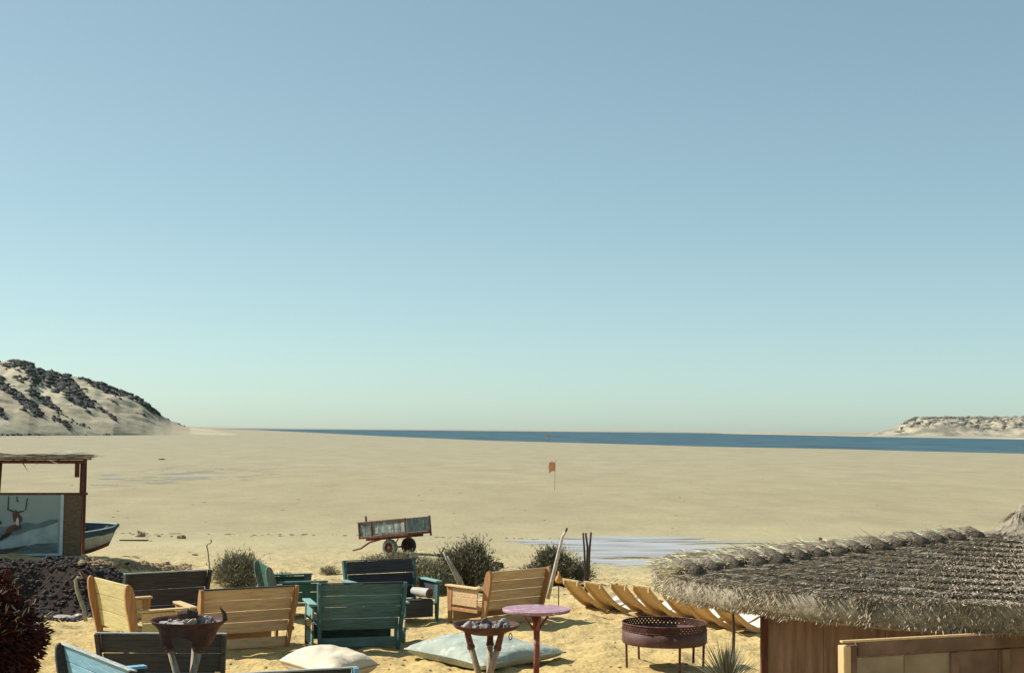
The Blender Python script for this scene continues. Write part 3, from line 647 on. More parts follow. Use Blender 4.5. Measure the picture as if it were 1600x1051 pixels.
b = B()
for k in range(170):
    y = 40+120*q.random()**1.6; x = q.uniform(-.36, .36)*y; rr = q.choice((.02, .025, .035, .055)); b.rock((x, y, gz(x, y)+rr*.1), (rr*q.uniform(1, 2.6), rr, rr*.5), seed=k)
for k in range(150):
    x = q.uniform(-26, 3); y = 59+2*vnoise(np.array([x*.11]), np.array([0.]))[0]+q.gauss(0, .5); rr = q.choice((.02, .03, .055)); b.rock((x, y, gz(x, y)+rr*.1), (rr*q.uniform(1, 2.6), rr, rr*.6), seed=k)
tag(b.obj('wrack_line', M['clod']), 'dark specks of weed and clods strewn over the flat', kind='stuff')
# ------------------------------------------------------------------ chairs
def chair(label, tl, tr, H, slat, post, arm, side='panel', away=True, lean=.2, nsl=4, W=None, group=None, bottom=.3, edge=None, rail=True, armw=.11, armz=.62, shape='leaf', arms=True, pts=None, name='slatted_armchair'):
    zg = 0.0
    pl = atz(*tl, H+zg); pr = atz(*tr, H+zg)
    for _ in range(3):
        zg = gz((pl.x+pr.x)/2, (pl.y+pr.y)/2)
        pl = atz(*tl, H+zg); pr = atz(*tr, H+zg)
    if pts: pl, pr = Vector((*pts[0], H+zg)), Vector((*pts[1], H+zg))
    rv = (pr-pl); rv.z = 0; w_ = rv.length; rv.normalize()
    W = W or w_
    yaw = math.atan2(rv.y, rv.x)
    if not away: yaw += math.pi
    c = (pl+pr)/2; Fv = Vector((-math.sin(yaw), math.cos(yaw), 0))
    base = c+Fv*lean; base.z = gz(base.x, base.y)-.015
    t = empty(name, label, 'armchair', base, yaw, group)
    hw = W/2
    def yat(z): return -lean*z/H
    # rear posts: shaped plates in the local y-z plane, mounted behind the slats
    for sgn in (-1, 1):
        if shape == 'leaf':
            prof = [(0, .045), (.12*H, .055), (.45*H, .085), (.7*H, .11), (.86*H, .10), (.95*H, .075), (.985*H, .045), (1.0*H, .01)]
        else:
            prof = [(0, .05), (H*.985, .06)]
        th = .045
        poly = [(yat(z)-.5*wd_*1.3, z) for z, wd_ in prof]+[(yat(z)+wd_*.5*1.3, z) for z, wd_ in prof[::-1]]
        x0 = sgn*(hw-th*.5)-th*.5
        inset = -sgn*.05
        b = B(); b.prism(poly, th, lambda u, v, w_, x0=x0, inset=inset: (x0+w_+inset*(1-v/H), u, v)); b.obj('rear_post', post, t)
    # back boards, each a little uneven
    q = random.Random(str(label)); z0 = bottom; step = (H*.98-z0)/nsl
    sl = math.atan2(lean, H)
    for k in range(nsl):
        zc = z0+step*(k+.5); b = B(); ww = W-.10-.05*(1-zc/H)*2
        b.box((q.uniform(-.004, .004), yat(zc)+.035+q.uniform(-.003, .003), zc), (ww, .022, step-.004), Matrix.Rotation(sl, 3, 'X') @ Matrix.Rotation(q.uniform(-.0015, .0015), 3, 'Y'), .003)
        b.obj('back_board', slat, t)
    if edge:      # cap along the top
        B().box((0, yat(H)+.03, H*.985+.006), (W-.004, .05, .014)).obj('top_cap', edge, t)
    if rail: B().box((0, .02, .105), (W-.12, .025, .13)).obj('rear_rail', slat, t)
    # seat
    D = .62
    for k in range(5):
        B().box((0 if arms else -.12, .1+k*.125, .335-.012*(4-k)), (W-(.11 if arms else .55), .112, .02)).obj('seat_board', slat, t)
    B().box((0, D+.03, .20), (W-(.1 if arms else .55), .024, .25)).obj('front_rail', slat, t)
    # arms
    for sgn in ((-1, 1) if arms else ()):
        xo = sgn*(hw+.02)
        B().box((xo, D*.5+.03, armz), (armw, D+.14, .026)).obj('armrest', arm, t)
        b = B(); fx = .045
        b.prism([(D+.0, 0), (D+.05, 0), (D+.09, armz-.02), (D-.03, armz-.02)], .04, lambda u, v, w_, xo=xo: (xo-.02+w_, u, v)); b.obj('front_post', post, t)
        if side == 'panel':
            B().box((xo+sgn*.0, D*.5+.02, armz-.09), (.022, D+.02, .125)).obj('side_board', arm if slat is M['yellow'] else slat, t)
            B().box((xo+sgn*.0, D*.5+.02, armz-.225), (.022, D+.0, .125)).obj('side_board', slat, t)
        else:
            for k, (z_, h_) in enumerate(((.50, .15), (.33, .10), (.14, .17))):
                B().box((xo, D*.5+.0, z_), (.022, D+.02, h_)).obj('side_board', arm if k != 1 else M['cream'], t)
        B().box((xo, D*.5+.0, .27 if side == 'panel' else .25), (.03, D, .05)).obj('side_rail', post, t)
    return t
GA = 'slatted timber armchairs on the beach terrace'
chair('yellow slatted armchair facing right, second from the left in the back group', (141, 899), (201, 914), .97, M['yellow'], M['ochre_post'], M['cream'], group=GA, nsl=3, lean=.17)
chair('black painted armchair back behind the yellow slatted chair', (195, 894), (331, 887), .90, M['navy'], M['navy'], M['navy'], group=GA, nsl=3, shape='bar', edge=M['edge'], rail=True, arms=False, bottom=.15)
chair('ochre armchair seen from behind with a dark cap, behind the rusty brazier', (312, 925), (466, 917), .87, M['ochre'], M['ochre_post'], M['cream'], group=GA, nsl=4, edge=M['navy2'], bottom=.25)
chair('large teal armchair seen from behind, left of the faded floor cushion', (496, 908), (636, 905), .93, M['teal'], M['tealdark'], M['teal_light'], side='slats', group=GA, nsl=4, edge=M['navy2'], bottom=.28)
c5 = chair('dark teal armchair facing the camera with a canvas roll on its seat', (535, 875), (648, 870.5), .92, M['navy2'], M['tealdark'], M['teal_light'], away=False, group=GA, nsl=3, shape='bar', edge=M['navy'], lean=.15)
chair('green armchair seen from the side between the shrub and the teal chair', (412, 880), (428, 878), .86, M['green'], M['greenpost'], M['teal'], pts=((-4.10, 23.15), (-3.72, 22.1)), group=GA, nsl=3, lean=.2)
chair('orange ochre armchair behind the pink round table', (763, 889), (859, 881), .90, M['ochre'], M['ochre_post'], M['cream'], group=GA, nsl=4, bottom=.28)
chair('plain blue black chair back in the foreground behind the rusty brazier', (148, 987), (354, 988), .72, M['navy2'], M['navy'], M['navy2'], group=GA, nsl=3, shape='bar', edge=M['edge'], arms=False, bottom=.06, rail=False)
chair('sky blue armchair cut by the lower left edge of the picture', (92, 1010), (205, 1055), .93, M['blue'], M['navy2'], M['blue'], group=GA, nsl=4, edge=M['edge'], lean=.17, shape='leaf')
chair('dark blue armchair back cut by the bottom edge below the white cushion', (357, 1045), (560, 1034), .90, M['navy2'], M['blue'], M['blue'], group=GA, nsl=4, edge=M['edge'])

# canvas roll on the seat of the teal chair
p = at(662, 925, c5.location.y-.35); rollp = empty('canvas_roll', 'pale canvas roll with a dark open end on the dark teal armchair', 'roll', (p.x, p.y, p.z))
d_ = Vector((.62, -.78, 0))
B().tube([d_*-.28, d_*-.1, d_*.16], [.06, .07, .075], 14, False).obj('canvas', M['log'], rollp, True)
B().tube([d_*.10, d_*.155], [.066, .069], 14).obj('roll_end', M['logend'], rollp)

# ------------------------------------------------------------------ floor cushions
def cushion(name, label, corners, h, m, m2, seed=0):
    """corners: four ground points in order; pillow with pinched corners and a sagging top"""
    P = [Vector((*c, 0)) for c in corners]; cen = sum(P, Vector())/4; n = 40; V = []; q = random.Random(seed)
    z0 = gz(cen.x, cen.y)
    def pt(u, v):
        a = P[0].lerp(P[1], u); b_ = P[3].lerp(P[2], u); return a.lerp(b_, v)
    for side_ in (1, -1):
        for i_ in range(n+1):
            for j_ in range(n+1):
                u = i_/n; v = j_/n; e = (1-abs(2*u-1)**3.2)*(1-abs(2*v-1)**3.2)
                # pinch the sides inward a little
                uu = u+(.5-u)*.10*math.sin(math.pi*v); vv = v+(.5-v)*.10*math.sin(math.pi*u)
                p_ = pt(uu, vv)
                wr = .045*mnoise.noise(Vector((p_.x*2.2, p_.y*2.2, seed)))+.02*mnoise.noise(Vector((p_.x*7, p_.y*7, seed)))
                rim = min(u, 1-u, v, 1-v); wr += .02*math.sin(70*(u-v)+9*mnoise.noise(Vector((u*6, v*6, seed))))*math.exp(-rim*9)-.035*max(0, mnoise.noise(Vector((p_.x*1.7+5, p_.y*1.7, seed+3))))
                z = (h*.5+ (h*.5+wr)*e**.45 if side_ > 0 else h*.5-h*.48*e**.35)
                V.append(((p_-cen).x, (p_-cen).y, z-.0))
    F = []; N = (n+1)**2
    for s_ in (0, 1):
        for i_ in range(n):
            for j_ in range(n):
                f = [s_*N+i_*(n+1)+j_, s_*N+(i_+1)*(n+1)+j_, s_*N+(i_+1)*(n+1)+j_+1, s_*N+i_*(n+1)+j_+1]; F.append(f if s_ == 0 else f[::-1])
    t = empty(name, label, 'cushion', (cen.x, cen.y, z0-.005))
    o = fastmesh('cover', V, F, m, t, True)
    b = B(); ring = [Vector(V[i_*(n+1)]) for i_ in range(n+1)]+[Vector(V[n*(n+1)+j_]) for j_ in range(n+1)]+[Vector(V[(n-i_)*(n+1)+n]) for i_ in range(n+1)]+[Vector(V[n-j_]) for j_ in range(n+1)]
    b.tube([p_ for k, p_ in enumerate(ring) if k == 0 or (p_-ring[k-1]).length > 1e-5], .011, 6); b.obj('seam_piping', m2, t, True)
    return t
gp2 = lambda px, py, z=0: tuple(atz(px, py, z).xy)
cushion('floor_cushion', 'long faded teal floor cushion lying on the sand behind the round brazier', [gp2(632, 1018, .08), gp2(756, 1046, .08), gp2(884, 1021, .1), gp2(712, 996, .1)], .31, M['tealcloth'], M['tealcloth'], 2)
cushion('floor_cushion', 'cream floor cushion with a sandy end on the sand in front of the teal chair', [gp2(436, 1040, .1), gp2(520, 1070, .1), gp2(592, 1046, .1), gp2(500, 1022, .1)], .34, M['creamcloth'], M['dirtycloth'], 5)

# ------------------------------------------------------------------ braziers
def brazier(label, px, py, Yd, D, deep, nst, seed, rot=0):
    c = at(px, py, Yd); zg = gz(c.x, c.y); t = empty('brazier', label, 'brazier', (c.x, c.y, zg)); z = c.z-zg; r0 = D/2; q = random.Random(seed)
    prof = [(r0*.02, z-deep), (r0*.45, z-deep*.95), (r0*.75, z-deep*.55), (r0*.93, z-.03), (r0, z), (r0*1.01, z+.008), (r0*.985, z+.008), (r0*.91, z-.022), (r0*.73, z-deep*.5), (r0*.4, z-deep*.85), (r0*.02, z-deep*.9)]
    B().lathe(prof, 48).obj('fire_bowl', M['rustdark'], t, True)
    b = B(); b.lathe([(r0*.01, z-.01), (r0*.5, z-.02), (r0*.88, z-.035)], 40)
    for k_ in range(len(b.v)): v = b.v[k_]; b.v[k_] = (v[0], v[1], v[2]+.02*mnoise.noise(Vector(v)*14))
    b.obj('ash_bed', M['ash'], t, True)
    zx = z*.47
    for k in range(3):
        a = rot+k*2*math.pi/3; top = Vector((math.cos(a)*r0*.62, math.sin(a)*r0*.62, z-deep*.62)); bot = Vector((-math.cos(a+.5)*r0*.30, -math.sin(a+.5)*r0*.30, 0))
        b = B(); b.tube([top.lerp(bot, .13), top.lerp(bot, .5), bot], [.031, .034, .030], 9); l = b.obj('leg', M['pole'], t, True)
        b = B(); b.tube([top+Vector((0, 0, .02)), top.lerp(bot, .17)], [.030, .036], 9); b.tube([top.lerp(bot, .155), top.lerp(bot, .185)], [.042, .042], 9); b.obj('socket', M['rust'], l)
    b = B(); ring = [Vector((math.cos(a_)*.0, math.cos(a_)*.016, math.sin(a_)*.032)) for a_ in np.linspace(0, 2*math.pi, 14)]
    b.tube([Vector((r0*.72, -r0*.60, z-.09))+Vector((p_.y, 0, p_.z)) for p_ in ring], .005, 6); b.obj('ring_handle', M['rust'], t)
    for k in range(nst):
        a = q.uniform(0, 2*math.pi); rr = r0*.8*math.sqrt(q.random()); s_ = q.choice((.018, .022, .028, .036, .046))
        o = B().rock((0, 0, 0), (s_*1.3, s_, s_*.85), seed=k+seed, sub=2).obj('fire_stone', M[q.choice(('stone', 'stone', 'ash', 'stonelight'))], None, False)
        o.location = (c.x+rr*math.cos(a), c.y+rr*math.sin(a), c.z-.03+s_*.5+.02*(1-rr/r0)); o.rotation_euler = (q.random(), q.random(), q.random()*6)
        tag(o, SL[seed][k % len(SL[seed])], 'stone', GS[seed])
    return t, c
GS = {21: 'fire stones in the rusty cone brazier', 22: 'fire stones in the flat round brazier'}
SL = {21: ['sooty stones heaped in the rusty cone brazier in front of the ochre chair'], 22: ['charred stones heaped in the flat round brazier beside the pink table']}
t1, c1 = brazier('rusty cone brazier on crossed poles in front of the ochre chair', 295, 968, 13.9, .73, .14, 22, 21, -2.75)
# plate skirts between the legs of the first brazier
z = c1.z-gz(c1.x, c1.y); b = B(); n = 96; r0_ = .365
for layer in (0, 1):
    for k in range(n):
        a = 2*math.pi*k/n; leg = abs(math.cos(1.5*(a+2.75)))**2.5; zl = z-.13-.11*leg
        for j, (r_, z_) in enumerate(((.33, z-.03), (.285, z-.085), (.262-.01*leg, zl))):
            rr = r_-.006*layer; b.v.append((rr*math.cos(a), rr*math.sin(a), z_))
for layer in (0, 1):
    for k in range(n):
        for j in (0, 1): b.f.append((layer*n*3+k*3+j, layer*n*3+((k+1) % n)*3+j, layer*n*3+((k+1) % n)*3+j+1, layer*n*3+k*3+j+1)); b.m.append(0)
for k in range(n): b.f.append((k*3+2, ((k+1) % n)*3+2, n*3+((k+1) % n)*3+2, n*3+k*3+2)); b.m.append(0)
b.obj('skirt_plate', M['rustdark'], t1, True)
for k, (dx, dz, lab) in enumerate(((.0, .03, 'charred log end lying on the stones of the rusty cone brazier'), (.36, .03, 'curved charred stub standing at the right rim of the rusty cone brazier'))):
    o = B()
    if k == 0: o.tube([(-.09, 0, .02), (0, 0, .035), (.09, .02, .02)], [.04, .05, .042], 9)
    else: o.tube([(0, 0, -.03), (-.01, 0, .04), (-.05, 0, .10)], [.03, .022, .005], 7)
    o = o.obj('charred_wood', M['darkstick']); o.location = (c1.x+dx*1.0, c1.y-.05, c1.z+dz); tag(o, lab, 'charred wood')
t2, c2 = brazier('flat round brazier on three crossed poles beside the pink table', 760, 975, 14.8, .69, .10, 24, 22, -2.8)

# ------------------------------------------------------------------ pink table
c = at(838, 950, 16.6); zg = gz(c.x, c.y); t = empty('pedestal_table', 'small round pink topped table on a red post', 'table', (c.x, c.y, zg)); z = c.z-zg
b = B(); rim = []
n = 44
prof = [(.0, -.035), (.385, -.035), (.392, -.02), (.392, -.004), (.385, 0), (.0, 0)]
b.lathe([(max(r_, .001), z+h_) for r_, h_ in prof], n)
for k in range(len(b.v)):
    v = b.v[k]; a = math.atan2(v[1], v[0]); s_ = 1+.012*mnoise.noise(Vector((3*math.cos(a), 3*math.sin(a), 0))); b.v[k] = (v[0]*s_, v[1]*s_, v[2])
b.obj('tabletop', [M['pink']], t)
B().box((0.03, 0, z-.058), (.30, .22, .04), Matrix.Rotation(.3, 3, 'Z')).obj('mounting_block', M['red'], t)
B().tube([(0, 0, 0), (.01, 0, z*.5), (0, 0, z-.04)], [.036, .034, .042], 10).obj('post', M['red'], t, True)
for k in range(4):
    a = .3+k*math.pi/2; u_ = Vector((math.cos(a), math.sin(a), 0)); b = B(); b.beam(u_*.03+Vector((0, 0, z-.24)), u_*.15+Vector((0, 0, z-.08)), .03, .022, side=(-u_.y, u_.x, 0)); b.obj('brace', M['red'], t)
B().lathe([(.02, .0), (.22, .0), (.22, .02), (.03, .035)], 24).obj('foot_plate', M['rust'], t)

# ------------------------------------------------------------------ fire drum
p = atz(1038, 1041, 0); zg = gz(p.x, p.y); t = empty('fire_drum', 'large rusty fire drum on legs with a pierced rim', 'fire pit', (p.x, p.y, zg)); r0 = .54; zb = .285; zt = .545; zh = .455
b = B(); b.lathe([(.01, zb+.03), (r0-.03, zb+.03), (r0-.008, zb+.05), (r0-.008, zh), (r0, zh), (r0+.004, zb+.02), (r0-.01, zb), (.01, zb-.02)], 72); b.obj('drum_wall', M['drum'], t, True)
b = B(); nseg = 66; rows = 3
def cyl(a, z_, r_): return (r_*math.cos(a), r_*math.sin(a), z_)
for kr in range(rows):
    z0_ = zh+(zt-.012-zh)*kr/rows; z1_ = zh+(zt-.012-zh)*(kr+1)/rows
    for k in range(nseg):
        a0 = 2*math.pi*(k+(kr % 2)*.5)/nseg; a1 = a0+2*math.pi/nseg; am = (a0+a1)/2; zm = (z0_+z1_)/2
        hole = True
        for r_ in (r0-.004, r0-.010):
            sq = [(a0, z0_), (am, z0_), (a1, z0_), (a1, zm), (a1, z1_), (am, z1_), (a0, z1_), (a0, zm)]
            inn = []
            for j in range(8):
                th = math.atan2(sq[j][1]-zm, (sq[j][0]-am)*r0); inn.append((am+math.cos(th)*.0085/r0, zm+math.sin(th)*.0085))
            n0 = len(b.v); vv = [cyl(a_, z_, r_) for a_, z_ in sq+inn]
            b.add(vv, [(j, (j+1) % 8, 8+(j+1) % 8, 8+j) for j in range(8)])
b.obj('pierced_band', M['rustdark'], t)
b = B(); ring = [cyl(2*math.pi*k/72, zt-.006, r0-.004) for k in range(73)]; b.tube(ring, .009, 6, False); b.obj('rim', M['rust'], t, True)
b = B(); ring = [cyl(2*math.pi*k/72, zh, r0+.002) for k in range(73)]; b.tube(ring, .005, 6, False); b.obj('hoop', M['rust'], t, True)
for a in (3.3, 2.2, 5.0, 5.0+1.15, .6):
    B().tube([(math.cos(a)*.49, math.sin(a)*.49, -.02), (math.cos(a)*.50, math.sin(a)*.50, zb+.04)], .016, 8).obj('leg', M['rust'], t)

# thin pole under the thatch edge
p = at(1144, 1010, 17.5); zg = gz(p.x, p.y); ptop = at(1146, 925, 17.5)
o = B().tube([(0, 0, -.05), (.02, 0, .5), (.0, 0, ptop.z-zg)], [.022, .02, .018], 8).obj('thin_pole', M['darkstick']); o.location = (p.x, p.y, zg)
tag(o, 'thin dark upright pole between the fire drum and the thatched bar', 'pole')

# ------------------------------------------------------------------ loungers
def lounger_mesh(wd, side_t=0):
    # profile along s (y local): head end high at y=0
    P = [(0, .50), (.10, .39), (.24, .25), (.40, .13), (.58, .05), (.78, .03), (.96, .08), (1.12, .15), (1.26, .17), (1.40, .12), (1.56, .05), (1.66, .05)]
    return P
LP = lounger_mesh(.46)
def lounger(loc, rz, label, s=1.0):
    t = empty('curved_lounger', label, 'lounger', loc, rz, 'curved wooden loungers in a row on the sand')
    pts = [Vector((0, y*s, z*s+.02)) for y, z in LP]
    # two side rails
    for sx in (-.2, .2):
        b = B(); vs = []
        for i_, p_ in enumerate(pts):
            vs += [(sx-.014, p_.y, p_.z-.012), (sx+.014, p_.y, p_.z-.012), (sx+.014, p_.y, max(p_.z-.075, .0)), (sx-.014, p_.y, max(p_.z-.075, .0))]
        fs = []
        for i_ in range(len(pts)-1):
            for k_ in range(4): fs.append((i_*4+k_, i_*4+(k_+1) % 4, (i_+1)*4+(k_+1) % 4, (i_+1)*4+k_))
        fs += [(0, 1, 2, 3), tuple((len(pts)-1)*4+k_ for k_ in (3, 2, 1, 0))]
        b.add(vs, fs); b.obj('side_rail', M['lounger'], t)
    # lengthwise bent boards: five of them
    for k in range(5):
        xc = -.184+k*.092; b = B(); vs = []
        for p_ in pts: vs += [(xc-.043, p_.y, p_.z+.010), (xc+.043, p_.y, p_.z+.010), (xc+.043, p_.y, p_.z-.012), (xc-.043, p_.y, p_.z-.012)]
        fs = []; mi = []
        for i_ in range(len(pts)-1):
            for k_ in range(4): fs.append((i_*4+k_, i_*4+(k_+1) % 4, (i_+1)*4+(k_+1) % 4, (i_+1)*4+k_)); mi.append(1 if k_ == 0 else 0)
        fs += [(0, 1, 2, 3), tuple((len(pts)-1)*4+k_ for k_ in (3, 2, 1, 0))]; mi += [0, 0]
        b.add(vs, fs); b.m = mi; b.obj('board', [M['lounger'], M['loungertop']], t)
    B().box((0, .015, .52*s), (.47, .03, .028)).obj('head_bar', M['cream'], t)
    B().box((0, .62*s, .012), (.40, .05, .035)).obj('foot_block', M['cream'], t)
    return t
LL = [((877, 909), 'curved wooden lounger at the far left end of the row'), ((911, 908), 'second curved wooden lounger from the left, with dark sticks behind its head'),
      ((950, 924), 'third curved wooden lounger from the left in the row'), ((985, 929), 'fourth curved wooden lounger from the left, just left of the thatch'),
      ((1030, 937), 'fifth curved wooden lounger, its head under the thatch edge'), ((1062, 945), 'sixth curved wooden lounger, behind the fire drum'),
      ((1104, 955), 'last curved wooden lounger on the right, behind the thin pole')]
for k, ((px, py), lab) in enumerate(LL):
    Yd = 24.2-.43*k
    p = at(px, py, Yd); p.z = gz(p.x+.4, p.y)
    zz = at(px, py, Yd).z-p.z
    lounger((p.x+.14, p.y-.2, p.z-.01), -R(58)+(.05*math.sin(k*2.1)), lab, 1.0)

# ------------------------------------------------------------------ sticks
def stick(name, label, cat, pts, rad, m, Yd, n=7):
    P = [at(x, y, Yd+dy) for x, y, dy in pts]; b0 = P[0].copy(); b0.z = P[0].z
    o = B().tube([p_-b0 for p_ in P], rad, n).obj(name, m, None, True); o.location = b0; return tag(o, label, cat)
stick('forked_branch', 'pale grey branch stuck in front of the tall dark shrub, outer limb', 'branch', [(721, 925, 0), (712, 900, .02), (701, 878, .05), (693, 862, .05)], [.03, .025, .022, .014], M['drift'], 23.6)
stick('forked_branch', 'pale grey branch stuck in front of the tall dark shrub, inner limb', 'branch', [(728, 925, .1), (719, 903, .1), (708, 884, .1), (699, 868, .1)], [.028, .024, .02, .012], M['drift'], 23.6)
stick('white_pole', 'long white pole leaning up to the right from the orange chair', 'pole', [(856, 935, 0), (864, 900, 0), (873, 862, 0), (879, 838, 0), (885, 828, 0)], [.034, .032, .028, .024, .018], M['whitepole'], 23.4)
stick('pole_hook', 'dark knot tied on the tip of the leaning white pole', 'knot', [(884, 830, 0), (885.5, 826, 0), (886, 824, 0)], [.016, .018, .01], M['darkstick'], 23.38)
stick('dark_stick', 'leftmost of three dark upright sticks behind the loungers', 'stick', [(915, 925, 0), (914, 890, 0), (913, 860, 0), (911, 832, 0)], [.022, .02, .018, .016], M['darkstick'], 24.6)
stick('dark_stick', 'middle one of three dark upright sticks behind the loungers', 'stick', [(919, 925, 0), (917, 885, 0), (918, 855, 0), (915, 832, 0)], [.022, .024, .02, .018], M['darkstick'], 24.65)
stick('dark_stick', 'rightmost and tallest of three dark upright sticks behind the loungers', 'stick', [(917, 925, .1), (920, 890, .1), (921, 860, .1), (923.5, 831, .1)], [.022, .02, .02, .018], M['darkstick'], 24.6)
stick('iron_rod', 'thin iron rod with a curled tip behind the black chair back', 'rod', [(328, 905, 0), (327, 880, 0), (325, 862, 0), (323, 852, 0), (325, 849, 0), (329, 848, 0), (330.5, 845, 0), (329, 842, 0)], [.013]*8, M['drift'], 26)
stick('driftwood', 'bent driftwood stick leaning behind the yellow slatted armchair', 'driftwood', [(134, 970, 0), (131, 950, 0), (127, 940, 0), (121, 925, 0), (118, 905, 0), (121, 901, 0), (127, 902, 0)], [.03, .03, .032, .028, .026, .02, .012], M['drift'], 21.0)
stick('twig', 'small orange twig sticking up beside the driftwood on the bank', 'twig', [(129, 903, 0), (127, 898, 0), (124, 893, 0)], [.009, .008, .004], M['gourd'], 21.0)
p = at(873, 905, 24.3); t = empty('gourd_lantern', 'small orange gourd on a thin stick left of the first lounger', 'gourd', (p.x, p.y, gz(p.x, p.y)))
hz = p.z-t.location.z
B().tube([(0, 0, -.02), (0, 0, hz)], .01, 6).obj('stick', M['darkstick'], t)
B().lathe([(.005, hz-.06), (.05, hz-.05), (.065, hz), (.045, hz+.05), (.02, hz+.08), (.016, hz+.14), (.002, hz+.145)], 14).obj('gourd', M['gourd'], t, True)
# dark post far on the flat
p = atz(1282, 847, FLAT); o = B().tube([(0, 0, -.1), (0, 0, .12), (.01, 0, .2)], [.07, .085, .07], 9).obj('dark_stump', M['darkstick']); o.location = (p.x, p.y, FLAT)
tag(o, 'small black stump out on the flat, just above the thatch edge', 'stump')

# flags
def flag(label, px, py, H, s, fw, fh):
    p = atz(px, py, FLAT); t = empty('flag', label, 'flag', (p.x, p.y, FLAT))
    B().tube([(0, 0, -.1), (.02*H, 0, H)], [.012*s, .009*s], 6).obj('flag_pole', M['darkstick'], t)
    V = []; n = 10
    for i_ in range(n+1):
        u = i_/n
        for j_ in range(7):
            v = j_/6; bulge = .1*fw*math.sin(u*5+v); x = -fw*u*(1-.25*abs(v-.45)*u); z = H*.86-fh*v-.25*fh*u*u*(v-.3)+.08*fh*math.sin(u*4)
            V.append((x+.02*H, bulge, z+.1))
    F = [(i_*7+j_, (i_+1)*7+j_, (i_+1)*7+j_+1, i_*7+j_+1) for i_ in range(n) for j_ in range(6)]
    nV = len(V); V += [(x, y+.004, z) for x, y, z in V]; F += [(a+nV, d+nV, c+nV, b_+nV) for a, b_, c, d in F[:]]
    fastmesh('flag_cloth', V, F, M['flag'], t, True)
flag('orange flag on a thin pole out on the sand flat', 866.5, 765, 2.25, 1, .52, .66)
flag('tiny orange flag far off on the water edge', 858, 690.5, 3.2, 2.5, 1.0, 1.3)

# ------------------------------------------------------------------ cart
wp = atz(624, 864, -1.08); zg = gz(wp.x, wp.y)
t = empty('wooden_cart', 'old two-wheeled cart of grey boards with its drawbar down on the sand', 'cart', (wp.x, wp.y, zg-.02), -R(33))
tilt = R(6.5); TM = Matrix.Rotation(-tilt, 3, 'Y')
def cb(name, cx, cy, cz, sx, sy, sz, m, parent=None, rot=None):
    c_ = TM @ Vector((cx, cy, cz)); return B().box(c_, (sx, sy, sz), TM @ (rot or Matrix.Identity(3))).obj(name, m, parent or t)
x0, x1, zb_, zt_ = -1.1, .82, .70, 1.16; wdt = .60
for sy in (-1, 1):
    yy = sy*wdt
    nb = 8
    for k in range(nb):
        xx = x0+(x1-x0)*(k+.5)/nb; cb('side_plank', xx, yy, (zb_+zt_)/2, (x1-x0)/nb-.012, .022, zt_-zb_-.03, M['grey'])
    for k in range(6):
        xx = x0+.3+(x1-x0-.3)*(k+.5)/6; 
        if k > 0: cb('pale_patch', xx+.02, yy+sy*.014, (zb_+zt_)/2-.02-.02*(5-k)*.6, .12, .006, .30-.03*(5-k), M['greypale'])
    cb('top_rail', (x0+x1)/2, yy+sy*.018, zt_, x1-x0+.06, .05, .05, M['rust'])
    cb('bottom_rail', (x0+x1)/2, yy+sy*.018, zb_-.03, x1-x0+.06, .06, .08, M['rust'])
    for xx in (x0, x0+.52, x1): cb('stake', xx, yy+sy*.03, (zb_+zt_)/2-.02, .045, .04, zt_-zb_+.1, M['rust'])
for k in range(6):
    yy = -wdt+2*wdt*(k+.5)/6; cb('end_plank', x1+.0+.05, yy, (zb_+zt_)/2+.02, .022, 2*wdt/6-.01, zt_-zb_-.02, M['grey']); cb('end_plank', x0, yy, (zb_+zt_)/2, .022, 2*wdt/6-.01, zt_-zb_-.05, M['grey'])
    cb('floor_plank', (x0+x1)/2, yy, zb_-.01, x1-x0, 2*wdt/6-.01, .02, M['grey'])
cb('end_rail', x1+.05, 0, zb_-.03, .05, 2*wdt+.1, .07, M['rust']); cb('end_post', x1+.06, wdt+.03, (zb_+zt_)/2-.05, .05, .05, zt_-zb_+.2, M['rust'])
cb('stub_post', x0+.28, -wdt+.03, zt_+.1, .05, .05, .22, M['rust'])
for yy in (-.3, .3): cb('chassis_beam', -.15, yy, zb_-.1, 1.9, .06, .09, M['rust'])
B().tube([(0, -.5, .28), (0, .5, .28)], .03, 8).obj('axle', M['rust'], t)
for xx in (-.25, .25): B().tube([TM @ Vector((xx, -.3, zb_-.14)), (0, -.3, .3)], .02, 6).obj('spring', M['rust'], t)
b = B(); b.tube([TM @ Vector((-.7, 0, zb_-.12)), Vector((-1.25, 0, .36)), Vector((-1.62, 0, .14)), Vector((-1.95, 0, .06))], [.035, .035, .03, .028], 8); b.obj('drawbar', M['rust'], t)
for sy, mt in ((-1, 'tyrepale'), (1, 'tyre')):
    yy = sy*.50; b = B(); prof = [(.17, -.07), (.235, -.085), (.272, -.055), (.28, 0), (.272, .055), (.235, .085), (.17, .07), (.155, 0), (.17, -.07)]
    b.lathe(prof, 32); b.v = [(v[0], yy+v[2], .28+v[1]) for v in b.v]; wh = b.obj('tyre', M[mt], t, True)
    b = B(); b.lathe([(.01, -.05), (.06, -.05), (.07, -.02), (.165, -.04), (.17, .04), (.07, .02), (.06, .06), (.01, .06)], 24); b.v = [(v[0], yy+v[2], .28+v[1]) for v in b.v]; b.obj('rim', M['rust'], wh, True)

